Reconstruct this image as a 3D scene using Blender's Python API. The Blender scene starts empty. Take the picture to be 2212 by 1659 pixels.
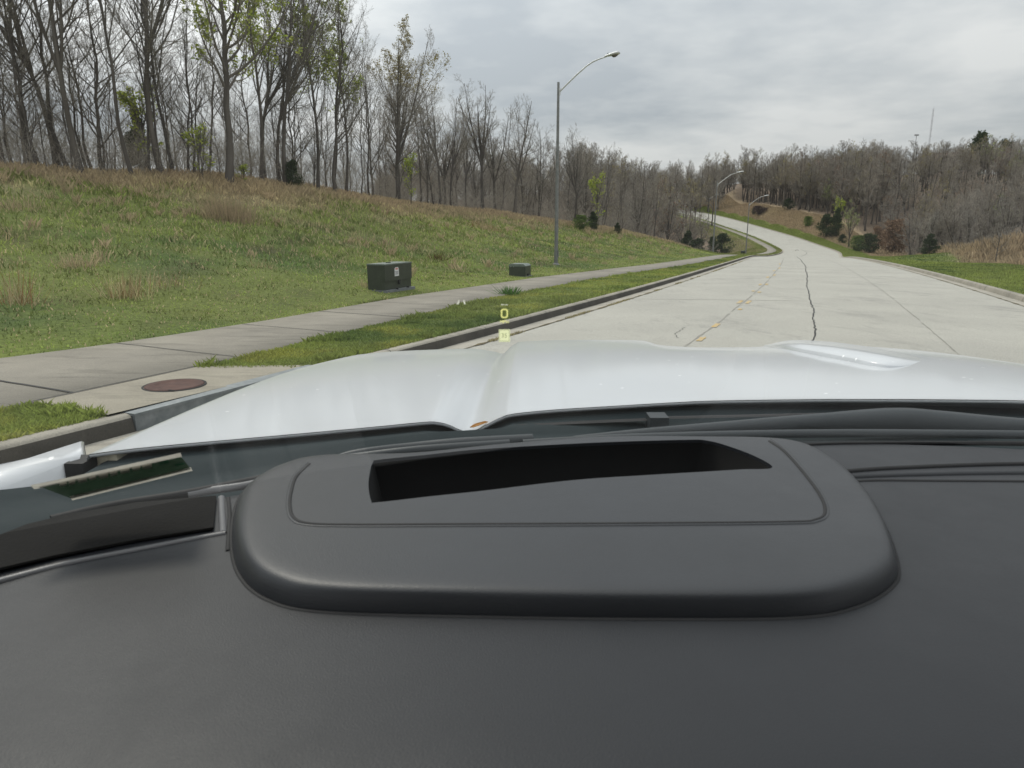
import bpy, bmesh, math, random
import numpy as np
from mathutils import Vector, Matrix

# ------------------------------------------------------------------ camera, sky, sun, exposure
SC = bpy.context.scene
COL = SC.collection
PITCH = 0.22187          # camera looks down by 12.7 degrees
EYE = 1.8
F_PX = 1500.0            # focal length for a 2212 px wide picture
PW, PH = 2212.0, 1659.0

cam_d = bpy.data.cameras.new("camera")
cam = bpy.data.objects.new("camera", cam_d)
COL.objects.link(cam)
cam.location = (0, 0, EYE)
cam.rotation_euler = (math.pi / 2 - PITCH, 0, 0)
cam_d.sensor_fit = 'HORIZONTAL'
cam_d.sensor_width = 36.0
cam_d.lens = 36.0 * F_PX / PW
cam_d.clip_start = 0.02
cam_d.clip_end = 6000
cam_d.dof.use_dof = True
cam_d.dof.focus_distance = 2.4
cam_d.dof.aperture_fstop = cam_d.lens / 1.5     # a 1.5 mm wide phone aperture
SC.camera = cam

SUN_EL = math.radians(50)
SUN_AZ = math.radians(-35)   # clockwise from +Y
sdir = Vector((math.sin(SUN_AZ) * math.cos(SUN_EL), math.cos(SUN_AZ) * math.cos(SUN_EL), math.sin(SUN_EL)))
sun_d = bpy.data.lights.new("sun", 'SUN')
sun_d.energy = 1.5
sun_d.angle = math.radians(14)
sun_d.color = (1.0, 0.93, 0.82)
sun = bpy.data.objects.new("sun", sun_d)
COL.objects.link(sun)
sun.location = (0, 0, 60)
sun.rotation_euler = sdir.to_track_quat('Z', 'Y').to_euler()

world = bpy.data.worlds.new("World")
SC.world = world
world.use_nodes = True
wn, wl = world.node_tree.nodes, world.node_tree.links
wn.clear()
w_out = wn.new('ShaderNodeOutputWorld')
w_add = wn.new('ShaderNodeMixShader')
w_add.inputs[0].default_value = 0.93          # the cloud deck covers nearly all of the sky
w_sky = wn.new('ShaderNodeTexSky')
w_sky.sky_type = 'NISHITA'
w_sky.sun_disc = False
w_sky.sun_elevation = SUN_EL
w_sky.sun_rotation = SUN_AZ
w_bg = wn.new('ShaderNodeBackground')
w_bg.inputs['Strength'].default_value = 0.10
wl.new(w_sky.outputs[0], w_bg.inputs[0])
# cloud deck: noise on a plane above the head, brighter towards the zenith as an overcast sky is
w_tc = wn.new('ShaderNodeTexCoord')
w_sep = wn.new('ShaderNodeSeparateXYZ')
wl.new(w_tc.outputs['Generated'], w_sep.inputs[0])


def wmath(op, a, b=None, clamp=False):
    n = wn.new('ShaderNodeMath')
    n.operation = op
    n.use_clamp = clamp
    for i, v in enumerate((a, b)):
        if v is None:
            continue
        if isinstance(v, (int, float)):
            n.inputs[i].default_value = v
        else:
            wl.new(v, n.inputs[i])
    return n.outputs[0]


zc = wmath('MAXIMUM', w_sep.outputs[2], 0.0)
zd = wmath('ADD', zc, 0.13)
w_cmb = wn.new('ShaderNodeCombineXYZ')
wl.new(wmath('DIVIDE', w_sep.outputs[0], zd), w_cmb.inputs[0])
wl.new(wmath('DIVIDE', w_sep.outputs[1], zd), w_cmb.inputs[1])


def wnoise(scale, detail, rough, off):
    n = wn.new('ShaderNodeTexNoise')
    n.inputs['Scale'].default_value = scale
    n.inputs['Detail'].default_value = detail
    n.inputs['Roughness'].default_value = rough
    m = wn.new('ShaderNodeVectorMath')
    m.inputs[1].default_value = off
    wl.new(w_cmb.outputs[0], m.inputs[0])
    wl.new(m.outputs[0], n.inputs['Vector'])
    return n.outputs[0]


n1 = wnoise(0.75, 6.0, 0.52, (3.1, 1.7, 0))
n2 = wnoise(2.3, 5.0, 0.55, (8.4, 5.2, 2))
mixn = wmath('ADD', wmath('MULTIPLY', n1, 0.72), wmath('MULTIPLY', n2, 0.28))
w_ramp = wn.new('ShaderNodeValToRGB')
cr = w_ramp.color_ramp
cr.elements[0].position = 0.385
cr.elements[0].color = (0.43, 0.455, 0.485, 1)
cr.elements[1].position = 0.60
cr.elements[1].color = (0.74, 0.735, 0.73, 1)
e = cr.elements.new(0.48)
e.color = (0.56, 0.575, 0.59, 1)
wl.new(mixn, w_ramp.inputs[0])
w_bg2 = wn.new('ShaderNodeBackground')
wl.new(w_ramp.outputs[0], w_bg2.inputs[0])
# overcast luminance: L = Lz (1 + 2 sin h) / 3, and brighter round the hidden sun
w_dot = wn.new('ShaderNodeVectorMath')
w_dot.operation = 'DOT_PRODUCT'
wl.new(w_tc.outputs['Generated'], w_dot.inputs[0])
w_dot.inputs[1].default_value = sdir
glow = wmath('POWER', wmath('MAXIMUM', w_dot.outputs['Value'], 0.0), 5.0)
lum = wmath('ADD', wmath('ADD', wmath('MULTIPLY', zc, 1.75), 0.80), wmath('MULTIPLY', glow, 1.0))
wl.new(lum, w_bg2.inputs['Strength'])
wl.new(w_bg.outputs[0], w_add.inputs[1])
wl.new(w_bg2.outputs[0], w_add.inputs[2])
wl.new(w_add.outputs[0], w_out.inputs[0])

vs = SC.view_settings
SC.display_settings.display_device = 'sRGB'
vs.view_transform = 'Standard'
vs.look = 'None'
vs.exposure = 0.0
vs.gamma = 1.0
vs.use_curve_mapping = False
SC.cycles.use_denoising = True
SC.cycles.denoiser = 'OPENIMAGEDENOISE'
SC.cycles.denoising_input_passes = 'RGB_ALBEDO_NORMAL'
SC.cycles.use_adaptive_sampling = False
SC.cycles.max_bounces = 8
SC.cycles.diffuse_bounces = 3
SC.cycles.glossy_bounces = 3
SC.cycles.transparent_max_bounces = 12
SC.cycles.sample_clamp_indirect = 6.0

# ------------------------------------------------------------------ helpers
RNG = np.random.default_rng(7)


def tag(o, label=None, cat=None, group=None, kind=None):
    if label: o["label"] = label
    if cat: o["category"] = cat
    if group: o["group"] = group
    if kind: o["kind"] = kind
    return o


def empty(name, loc, rz=0.0):
    o = bpy.data.objects.new(name, None)
    o.location = loc
    o.rotation_euler = (0, 0, rz)
    o.empty_display_size = 0.3
    COL.objects.link(o)
    return o


def link(name, me, mat=None, parent=None):
    o = bpy.data.objects.new(name, me)
    if mat is not None and len(me.materials) == 0:
        me.materials.append(mat)
    COL.objects.link(o)
    if parent is not None:
        o.parent = parent
    return o


def mesh_np(name, verts, faces_list, smooth=True, color=None, attr='tint'):
    """faces_list: list of (n,k) integer arrays. color: per-vertex rgb."""
    me = bpy.data.meshes.new(name)
    verts = np.asarray(verts, np.float32)
    me.vertices.add(len(verts))
    me.vertices.foreach_set('co', verts.ravel())
    faces_list = [np.asarray(f, np.int32) for f in faces_list if len(f)]
    nl = sum(f.size for f in faces_list)
    npol = sum(len(f) for f in faces_list)
    me.loops.add(nl)
    me.loops.foreach_set('vertex_index', np.concatenate([f.ravel() for f in faces_list]))
    me.polygons.add(npol)
    tot = np.concatenate([np.full(len(f), f.shape[1], np.int32) for f in faces_list])
    st = np.concatenate([[0], np.cumsum(tot)[:-1]]).astype(np.int32)
    me.polygons.foreach_set('loop_start', st)
    me.polygons.foreach_set('loop_total', tot)
    me.polygons.foreach_set('use_smooth', np.full(npol, smooth))
    if color is not None:
        a = me.attributes.new(attr, 'FLOAT_COLOR', 'POINT')
        c = np.ones((len(verts), 4), np.float32)
        c[:, :3] = color
        a.data.foreach_set('color', c.ravel())
    me.update(calc_edges=True)
    return me


def grid_faces(nu, nv):
    """nu x nv vertex grid stored row-major (u major) -> quads"""
    i = np.arange(nu - 1)[:, None] * nv + np.arange(nv - 1)[None, :]
    i = i.ravel()
    return np.stack([i, i + nv, i + nv + 1, i + 1], 1)


def tubes(P, R, k):
    """P (N,n,3) polylines, R (N,n) radii -> verts, quads"""
    N, n = P.shape[:2]
    T = np.empty_like(P)
    T[:, 1:-1] = P[:, 2:] - P[:, :-2]
    T[:, 0] = P[:, 1] - P[:, 0]
    T[:, -1] = P[:, -1] - P[:, -2]
    T /= np.linalg.norm(T, axis=2, keepdims=True) + 1e-9
    m = T.mean(1)
    ref = np.where((np.abs(m[:, 2]) < 0.8)[:, None], np.array([0, 0, 1.0]), np.array([1.0, 0, 0]))[:, None, :]
    A = np.cross(T, np.broadcast_to(ref, T.shape))
    A /= np.linalg.norm(A, axis=2, keepdims=True) + 1e-9
    B = np.cross(T, A)
    ang = np.arange(k) * 2 * np.pi / k
    V = P[:, :, None, :] + R[:, :, None, None] * (A[:, :, None, :] * np.cos(ang)[:, None] + B[:, :, None, :] * np.sin(ang)[:, None])
    b = (np.arange(N)[:, None, None] * n + np.arange(n - 1)[None, :, None]) * k
    j = np.arange(k)[None, None, :]
    j2 = (j + 1) % k
    Q = np.stack([b + j, b + j2, b + k + j2, b + k + j], -1).reshape(-1, 4)
    return V.reshape(-1, 3), Q


class Geo:
    """collects arrays into one mesh"""
    def __init__(s):
        s.v, s.q, s.t, s.c, s.n = [], [], [], [], 0

    def add(s, v, f, col=None):
        v = np.asarray(v, float).reshape(-1, 3)
        f = np.asarray(f, int) + s.n
        (s.q if f.shape[1] == 4 else s.t).append(f)
        s.v.append(v)
        s.c.append(np.broadcast_to(np.ones(3) if col is None else np.asarray(col, float), v.shape))
        s.n += len(v)

    def tube(s, pts, r, k=10, col=None):
        P = np.asarray(pts, float)[None]
        R = np.broadcast_to(np.asarray(r, float), P.shape[1:2])[None]
        s.add(*tubes(P, R, k), col)

    def cap(s, c, n_dir, r, k=10, col=None):
        c = Vector(c)
        q = Vector(n_dir).to_track_quat('Z', 'Y')
        v = [c] + [c + q @ Vector((r * math.cos(a * 2 * math.pi / k), r * math.sin(a * 2 * math.pi / k), 0)) for a in range(k)]
        s.add(v, [[0, 1 + a, 1 + (a + 1) % k] for a in range(k)], col)

    def build(s, name, mat=None, parent=None, smooth=True, colors=False):
        f = []
        if s.q: f.append(np.concatenate(s.q))
        if s.t: f.append(np.concatenate(s.t))
        me = mesh_np(name, np.concatenate(s.v), f, smooth, np.concatenate(s.c) if colors else None)
        return link(name, me, mat, parent)


def bm_obj(name, bm, mat=None, parent=None, smooth=False, bevel=0.0, seg=2):
    if bevel > 0:
        es = [e for e in bm.edges if len(e.link_faces) == 2 and e.calc_face_angle(0) > 0.5]
        bmesh.ops.bevel(bm, geom=es, offset=bevel, segments=seg, affect='EDGES', profile=0.6)
    bmesh.ops.recalc_face_normals(bm, faces=bm.faces)
    me = bpy.data.meshes.new(name)
    bm.to_mesh(me)
    bm.free()
    if smooth:
        me.polygons.foreach_set('use_smooth', np.ones(len(me.polygons), bool))
    return link(name, me, mat, parent)


def bm_box(bm, x0, x1, y0, y1, z0, z1):
    vs_ = [bm.verts.new(p) for p in ((x0, y0, z0), (x1, y0, z0), (x1, y1, z0), (x0, y1, z0), (x0, y0, z1), (x1, y0, z1), (x1, y1, z1), (x0, y1, z1))]
    for f in ((0, 3, 2, 1), (4, 5, 6, 7), (0, 1, 5, 4), (1, 2, 6, 5), (2, 3, 7, 6), (3, 0, 4, 7)):
        bm.faces.new([vs_[i] for i in f])
    return vs_


def bm_prism(bm, poly, axis_vec):
    """closed prism from a planar polygon and an extrusion vector"""
    a = [bm.verts.new(p) for p in poly]
    b = [bm.verts.new(Vector(p) + Vector(axis_vec)) for p in poly]
    n = len(poly)
    bm.faces.new(a)
    bm.faces.new(b[::-1])
    for i in range(n):
        bm.faces.new((a[i], b[i], b[(i + 1) % n], a[(i + 1) % n]))


_T = np.random.default_rng(11).random((8, 256, 256))


def vnoise(x, y, scale, seed=0):
    x = np.asarray(x) / scale + 57.3 * seed
    y = np.asarray(y) / scale + 31.7 * seed
    xi, yi = np.floor(x).astype(int), np.floor(y).astype(int)
    fx, fy = x - xi, y - yi
    fx, fy = fx * fx * (3 - 2 * fx), fy * fy * (3 - 2 * fy)
    t = _T[seed % 8]
    g = lambda a, b: t[a & 255, b & 255]
    return (g(xi, yi) * (1 - fx) + g(xi + 1, yi) * fx) * (1 - fy) + (g(xi, yi + 1) * (1 - fx) + g(xi + 1, yi + 1) * fx) * fy


def fbm(x, y, scale, seed=0, oct=4):
    s, a, tot = 0, 1.0, 0
    for o in range(oct):
        s = s + a * vnoise(x, y, scale / 2 ** o, seed + o)
        tot += a
        a *= 0.55
    return s / tot


def sstep(a, b, x):
    t = np.clip((np.asarray(x, float) - a) / (b - a), 0, 1)
    return t * t * (3 - 2 * t)


def ray(px, py):
    a, b = (px - PW / 2) / F_PX, (PH / 2 - py) / F_PX
    c, s = math.cos(PITCH), math.sin(PITCH)
    return np.array([a, c + b * s, -s + b * c])


def at(px, py, D):
    return ray(px, py) * D + np.array([0, 0, EYE])


# ------------------------------------------------------------------ materials
def new_mat(name):
    m = bpy.data.materials.new(name)
    m.use_nodes = True
    return m, m.node_tree.nodes, m.node_tree.links, m.node_tree.nodes['Principled BSDF']


def add_noise(nt, ln, scale, detail=4, rough=0.6, coord='Object', dim=None, stretch=None):
    tc = nt.new('ShaderNodeTexCoord')
    n = nt.new('ShaderNodeTexNoise')
    n.inputs['Scale'].default_value = scale
    n.inputs['Detail'].default_value = detail
    n.inputs['Roughness'].default_value = rough
    src = tc.outputs[coord]
    if stretch:
        mp = nt.new('ShaderNodeMapping')
        mp.inputs['Scale'].default_value = stretch
        ln.new(src, mp.inputs[0])
        src = mp.outputs[0]
    ln.new(src, n.inputs['Vector'])
    return n.outputs[0]


def add_ramp(nt, ln, fac, stops):
    r = nt.new('ShaderNodeValToRGB')
    el = r.color_ramp.elements
    el[0].position, el[0].color = stops[0][0], (*stops[0][1], 1)
    el[1].position, el[1].color = stops[-1][0], (*stops[-1][1], 1)
    for p, c in stops[1:-1]:
        e_ = el.new(p)
        e_.color = (*c, 1)
    ln.new(fac, r.inputs[0])
    return r.outputs[0]


def add_mix(nt, ln, fac, a, b, mode='MIX'):
    m = nt.new('ShaderNodeMix')
    m.data_type = 'RGBA'
    m.blend_type = mode
    for i, v in ((0, fac), (6, a), (7, b)):
        if isinstance(v, (int, float)):
            m.inputs[i].default_value = v
        elif isinstance(v, tuple):
            m.inputs[i].default_value = (*v, 1)
        else:
            ln.new(v, m.inputs[i])
    return m.outputs[2]


def add_bump(nt, ln, h, strength, dist=0.01):
    b = nt.new('ShaderNodeBump')
    b.inputs['Strength'].default_value = strength
    b.inputs['Distance'].default_value = dist
    ln.new(h, b.inputs['Height'])
    return b.outputs[0]


def mat_noise(name, c1, c2, scale=3.0, rough=0.8, detail=5, bump=0.0, spec=0.3, metal=0.0, stretch=None, bscale=None, mid=None):
    m, nt, ln, bs = new_mat(name)
    n = add_noise(nt, ln, scale, detail, stretch=stretch)
    stops = [(0.32, c1), (0.68, c2)] if mid is None else [(0.3, c1), (0.5, mid), (0.7, c2)]
    ln.new(add_ramp(nt, ln, n, stops), bs.inputs['Base Color'])
    bs.inputs['Roughness'].default_value = rough
    bs.inputs['Metallic'].default_value = metal
    bs.inputs['Specular IOR Level'].default_value = spec
    if bump:
        ln.new(add_bump(nt, ln, add_noise(nt, ln, bscale or scale * 8, 4), bump), bs.inputs['Normal'])
    return m


def mat_tint(name, rough=0.85, spec=0.15, trans=0.0, rand=0.0):
    """colour comes from the mesh's own per-vertex tint, slightly varied per object"""
    m, nt, ln, bs = new_mat(name)
    a = nt.new('ShaderNodeAttribute')
    a.attribute_name = 'tint'
    col = a.outputs['Color']
    if rand:
        oi = nt.new('ShaderNodeObjectInfo')
        f = add_ramp(nt, ln, oi.outputs['Random'], [(0.0, (1 - rand, 1 - rand, 1 - rand)), (0.5, (1, 1, 1)), (1.0, (1 + rand, 1 + rand * 0.9, 1 + rand * 0.7))])
        col = add_mix(nt, ln, 1.0, col, f, 'MULTIPLY')
    ln.new(col, bs.inputs['Base Color'])
    bs.inputs['Roughness'].default_value = rough
    bs.inputs['Specular IOR Level'].default_value = spec
    if trans:
        out = nt['Material Output']
        tr = nt.new('ShaderNodeBsdfTranslucent')
        ln.new(col, tr.inputs[0])
        mx = nt.new('ShaderNodeMixShader')
        mx.inputs[0].default_value = trans
        ln.new(bs.outputs[0], mx.inputs[1])
        ln.new(tr.outputs[0], mx.inputs[2])
        ln.new(mx.outputs[0], out.inputs[0])
    return m
# ------------------------------------------------------------------ the road's line and level
HW = 5.4835                                # half width between the kerb faces
_SK = np.array([-5, 40, 60, 80, 100, 120, 140, 170, 200, 250, 300, 420.])
_KK = np.array([-0.003472, -0.000465, -0.00082, 0.000451, 0.001729, 0.001308, -0.000324, -0.00756, -0.00534, 0.000215, -0.001, -0.004])
_SG = np.array([-5, 30, 60, 80, 100, 120, 140, 170, 200, 250, 300, 420.])
_GG = np.array([-0.010786, -0.015444, -0.020351, -0.024281, -0.042864, -0.029105, -0.014502, 0.01208, 0.082577, 0.099275, 0.074099, 0.05])
S = np.arange(-60, 440, 1.0)
_k = np.interp(S, _SK, _KK)
_k[S < -5] = 0
_g = np.interp(S, _SG, _GG)
_i0 = int(np.argmin(abs(S + 1)))
TH = np.concatenate([[0], np.cumsum(0.5 * (_k[1:] + _k[:-1]))])
TH = TH - TH[_i0] + 0.46270
RX = np.concatenate([[0], np.cumsum(np.sin(TH))[:-1]])
RY = np.concatenate([[0], np.cumsum(np.cos(TH))[:-1]])
RZ = np.concatenate([[0], np.cumsum(_g)[:-1]])
RX -= RX[_i0]; RY -= RY[_i0]; RZ -= RZ[_i0]
RX += -0.40505 * math.cos(0.4627); RY -= -0.40505 * math.sin(0.4627)


def road_pt(s, t, dz=0.0):
    """world points for station s, lateral t (right positive)"""
    s, t = np.broadcast_arrays(np.asarray(s, float), np.asarray(t, float))
    x, y, z, th = (np.interp(s, S, a) for a in (RX, RY, RZ, TH))
    return np.stack([x + t * np.cos(th), y - t * np.sin(th), z + dz], -1)


def road_st(x, y):
    x, y = np.asarray(x, float), np.asarray(y, float)
    sh = x.shape
    x, y = x.ravel(), y.ravel()
    s, t = np.empty_like(x), np.empty_like(x)
    sub = np.arange(0, len(S), 2)
    for a in range(0, len(x), 20000):
        X, Y = x[a:a + 20000], y[a:a + 20000]
        i = sub[np.argmin((X[:, None] - RX[sub]) ** 2 + (Y[:, None] - RY[sub]) ** 2, 1)]
        dx, dy = X - RX[i], Y - RY[i]
        s[a:a + 20000] = S[i] + dx * np.sin(TH[i]) + dy * np.cos(TH[i])
        t[a:a + 20000] = dx * np.cos(TH[i]) - dy * np.sin(TH[i])
    return s.reshape(sh), t.reshape(sh)


def sw_in(s):    # sidewalk edge nearest the road
    return np.interp(s, [-60, 2, 5, 9, 15, 25, 35, 43, 60, 100, 440], [-6.67, -6.67, -6.85, -7.35, -8.0, -8.2, -7.7, -7.2, -6.9, -6.8, -6.8])


def sw_out(s):
    return sw_in(s) - np.interp(s, [-60, 3, 6, 9, 60, 120, 440], [2.95, 2.95, 2.45, 2.2, 2.1, 1.9, 1.8])


# treeline on the left hill: picture bearing and distance of the foot of the wood
TREEL = np.array([(-500, 350, 31), (-200, 360, 31), (0, 368, 31), (250, 384, 34), (490, 392, 38), (700, 416, 46), (850, 440, 57), (1040, 460, 68),
                  (1110, 466, 72), (1240, 486, 79), (1330, 500, 85), (1400, 515, 89), (1470, 533, 92)], float)
_ctl = [at(*q) for q in TREEL]
_ctl += [at(*q) for q in [(0, 600, 15.8), (400, 560, 20.5), (0, 690, 11.6), (800, 520, 34), (-400, 600, 15.5)]]
for px, D, z in [(-500, 70, 5.0), (0, 75, 3.6), (350, 80, 3.2), (700, 90, 2.4), (900, 110, 1.5), (1100, 120, 0.0), (1250, 125, -2.8), (1400, 130, -4.6), (1480, 118, -4.2),
                 (1350, 165, -4.5), (1200, 180, -2.0), (1000, 200, 2.0), (600, 200, 0.0), (100, 200, 1.0), (1300, 225, 4.0), (1400, 200, -2.2), (1150, 290, 15.0), (1300, 290, 16.0), (900, 300, 12.0), (700, 330, 6.0), (-600, 200, 3.0)]:
    q = at(px, 490, D)
    _ctl.append(np.array([q[0], q[1], z]))
for px, py, D in [(1440, 415, 330), (1600, 405, 300), (1750, 420, 260), (1750, 470, 190), (2000, 392, 270), (2200, 392, 260), (2450, 385, 250), (2000, 470, 150), (1850, 505, 140), (2200, 490, 110),
                  (2212, 530, 60), (2050, 545, 80), (2500, 520, 60), (2900, 560, 45), (2300, 440, 170), (2800, 420, 170), (1900, 430, 215), (2090, 378, 330), (1700, 385, 380)]:
    _ctl.append(at(px, py, D))
_a, _b = road_st(np.array([q[0] for q in _ctl]), np.array([q[1] for q in _ctl]))
_ctl = [q for q, a, b in zip(_ctl, _a, _b) if not (a > 95 and -16 < b < 26)]      # the road's own levels rule near the road
_r = lambda s, t, dz: _ctl.append(road_pt(s, t, dz))
for s in range(-50, 100, 12):
    for t, dz in ((-6.0, .15), (-9.5, .19), (-12.0, .26), (5.7, .15), (9.0, .16), (12.2, .16)):
        _r(s, t, dz)
    if s < 90:
        _r(s, 17, 0.1)
_r(-40, -35, 4.6); _r(-15, -32, 4.8); _r(-50, 40, 0.2); _r(-10, 40, 0.0); _r(20, 38, -0.2)
for s in (103, 115, 127, 139, 151, 163, 175, 187):
    for t, dz in ((-6.0, .15), (-9.5, .16), (-11.5, .1), (-17, -1.6), (-30, -3.0), (5.7, .15), (8.5, .12), (13, -.35), (20, -1.2)):
        _r(s, t, dz)
for s, bank in ((198, .18), (208, .5), (218, .85), (230, 1), (245, 1), (260, 1), (275, 1), (290, 1), (310, 1), (330, 1), (350, 1), (370, 1)):
    for t, dz in ((-6.0, .15), (-9.5, .1), (-18, -1.4), (5.7, .15), (9.2, .22), (10.6, .2 + .7 * bank), (16.5, 4.4 * bank), (20, 4.7 * bank), (32, 5.3 * bank + .6)):
        _r(s, t, dz)
for a in range(0, 360, 24):
    _ctl.append(np.array([650 * math.sin(math.radians(a)), 150 + 650 * math.cos(math.radians(a)), 14.0 if 0 < a < 130 else 4.0]))
_ctl = np.array(_ctl)
_c2 = _ctl[:, :2] / 100.0


def _tps(d2):
    return np.where(d2 > 1e-12, d2 * np.log(np.maximum(d2, 1e-12)), 0) * 0.5


_n = len(_c2)
_A = np.zeros((_n + 3, _n + 3))
_A[:_n, :_n] = _tps(((_c2[:, None] - _c2[None]) ** 2).sum(-1)) + np.eye(_n) * 1e-4
_A[:_n, _n] = 1; _A[:_n, _n + 1:] = _c2
_A[_n:, :_n] = _A[:_n, _n:].T
_W = np.linalg.solve(_A, np.concatenate([_ctl[:, 2], np.zeros(3)]))


def hill(x, y):
    """level of the land away from the road"""
    x, y = np.asarray(x, float), np.asarray(y, float)
    sh = x.shape
    q = np.stack([x.ravel(), y.ravel()], 1) / 100.0
    out = np.empty(len(q))
    for a in range(0, len(q), 20000):
        b = q[a:a + 20000]
        out[a:a + 20000] = _tps(((b[:, None] - _c2[None]) ** 2).sum(-1)) @ _W[:_n] + _W[_n] + b @ _W[_n + 1:]
    return out.reshape(sh)


def bumps(x, y, s, t):
    k = np.clip((-t - 11) / 10, 0, 1) + np.clip((t - 13) / 10, 0, 1)
    return (fbm(x, y, 7.0, 1) - 0.5) * 0.45 * k + (fbm(x, y, 1.6, 3) - 0.5) * 0.14 * np.clip((-t - 9.6) / 3 + np.maximum(0, t - 11), 0, 1)


def surf(x, y, st=None):
    """the ground one stands on, kerbs and all"""
    x, y = np.asarray(x, float), np.asarray(y, float)
    s, t = road_st(x, y) if st is None else st
    zr = np.interp(s, S, RZ)
    h = hill(x, y) + bumps(x, y, s, t)
    lo = -sw_out(s)                      # positive distance of the sidewalk's outer edge
    inner = zr + 0.15 + 0.02 * np.clip((-t - HW) / 4, 0, 1)
    wl_ = sstep(lo + 0.1, lo + 2.2, -t)
    wr_ = sstep(6.4, 9.0, t)
    w = np.where(t < 0, wl_, wr_)
    return inner * (1 - w) + h * w


def ground_z(x, y):
    return float(surf(np.array([x]), np.array([y]))[0])


def on_ground(px, D):
    """a spot at picture bearing px, D metres off along the view"""
    x = (px - PW / 2) / F_PX * D
    y = D * 1.025
    return np.array([x, y, ground_z(x, y)])


# ------------------------------------------------------------------ ground sheet
def warp(n, lo, hi, mid, fine):
    u = np.linspace(-1, 1, n)
    p = np.sign(u) * (fine * abs(u) + (1 - fine) * abs(u) ** 3)
    return np.where(p < 0, mid + p * (mid - lo), mid + p * (hi - mid))


gx = warp(300, -900, 1100, 20, 0.16)
gy = warp(320, -500, 1500, 70, 0.16)
GX, GY = np.meshgrid(gx, gy, indexing='ij')
gs, gt = road_st(GX, GY)
GZ = surf(GX, GY, (gs, gt))
GZ = GZ - 0.30 * np.where(gt < 0, sstep(13.4, 11.8, -gt), sstep(9.8, 8.4, gt))
GZ = GZ - 3.5 * ((gs > 95) & (gs < 388) & (gt > -9.0) & (gt < 21.0))      # well below the finer sheets of the far road and its bank

TL_S, TL_T = road_st(np.array([at(*q)[0] for q in TREEL]), np.array([at(*q)[1] for q in TREEL]))
_o = np.argsort(TL_S)
TL_S, TL_T = TL_S[_o], -TL_T[_o]
TL_S = np.concatenate([[-70], TL_S, [100, 440]])
TL_T = np.concatenate([[30], TL_T, [10.0, 9.0]])


def tree_t(s):
    return np.interp(s, TL_S, TL_T)


GREEN = np.array([0.172, 0.205, 0.060]); DKGREEN = np.array([0.095, 0.140, 0.042]); YGREEN = np.array([0.250, 0.300, 0.070])
TAN = np.array([0.42, 0.35, 0.21]); RUST = np.array([0.40, 0.305, 0.205]); EARTH = np.array([0.105, 0.080, 0.055]); LITTER = np.array([0.19, 0.145, 0.108])


def land_colour(x, y, s, t):
    """(rgb) of the ground cover at a place: mown yellow green by the path, mixed tussocks up the slope, dead rust grass at the wood's edge, leaf litter in it"""
    n1, n2, n3 = fbm(x, y, 9.0, 2), fbm(x, y, 2.2, 4), fbm(x, y, 0.7, 5)
    c = GREEN + (DKGREEN - GREEN) * sstep(.45, .7, n2)[..., None]
    yg = sstep(.35, .62, n1 * .5 + n3 * .5)
    near = np.where(t < 0, sstep(4.5, 0.2, -t - 9.2), sstep(13.5, 9.0, t))
    c = c + (YGREEN - c) * (yg * (.22 + .62 * near))[..., None]
    up = np.where(t < 0, np.clip((-t - 9.4) / np.maximum(tree_t(s) - 9.4, 1.0), 0, 1.6), 0)
    up = np.where(s > 95, up * 0.8, up)
    dry = sstep(.36, .85, up * .68 + (n2 - .5) * .9 + (n1 - .5) * 1.0 + .24 * sstep(17, 9, s) * sstep(.06, .2, up))
    c = c + (TAN - c) * (dry * .72)[..., None]
    rust = sstep(.82, 1.02, up + (n2 - .5) * .35)
    c = c + (RUST - c) * (rust * .8)[..., None]
    lit = sstep(1.02, 1.14, up)
    c = c + (LITTER * (.75 + .6 * n2[..., None]) - c) * lit[..., None]
    # right of the road: verge, dead brush, wood
    vr = np.interp(s, [-60, 90, 125, 170, 440], [12.3, 12.2, 9.6, 9.8, 9.6])
    rb = sstep(-.2, 1.2, t - vr + (n2 - .5) * 1.6)
    c = c + ((RUST * .75 + TAN * .25) * (.7 + .6 * n2[..., None]) - c) * rb[..., None]
    wd = sstep(9, 14, t - vr + (n1 - .5) * 6)
    c = c + (LITTER * (.7 + .5 * n2[..., None]) - c) * wd[..., None]
    soil = sstep(.60, .74, n3 * .55 + n2 * .45 + .05 * ((t < -10.5) & (s < 15)))
    return c + (EARTH - c) * (soil * .75 * (1 - .6 * near))[..., None]


def grass_mat(name):
    m, nt, ln, bs = new_mat(name)
    a = nt.new('ShaderNodeAttribute')
    a.attribute_name = 'tint'
    n = add_noise(nt, ln, 9.0, 6, 0.7)
    f = add_ramp(nt, ln, n, [(.3, (.42, .42, .42)), (.55, (.82, .82, .82)), (.72, (1.2, 1.15, 1.0))])
    ln.new(add_mix(nt, ln, 1.0, a.outputs['Color'], f, 'MULTIPLY'), bs.inputs['Base Color'])
    bs.inputs['Roughness'].default_value = 0.95
    bs.inputs['Specular IOR Level'].default_value = 0.1
    ln.new(add_bump(nt, ln, add_noise(nt, ln, 14.0, 5, .7), 0.9, 0.06), bs.inputs['Normal'])
    return m


M_GROUND = grass_mat('grassy_ground')
ground = link('ground', mesh_np('ground', np.stack([GX, GY, GZ], -1).reshape(-1, 3), [grid_faces(300, 320)[:, ::-1]], True, land_colour(GX, GY, gs, gt).reshape(-1, 3)), M_GROUND)
tag(ground, kind='structure')


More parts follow.
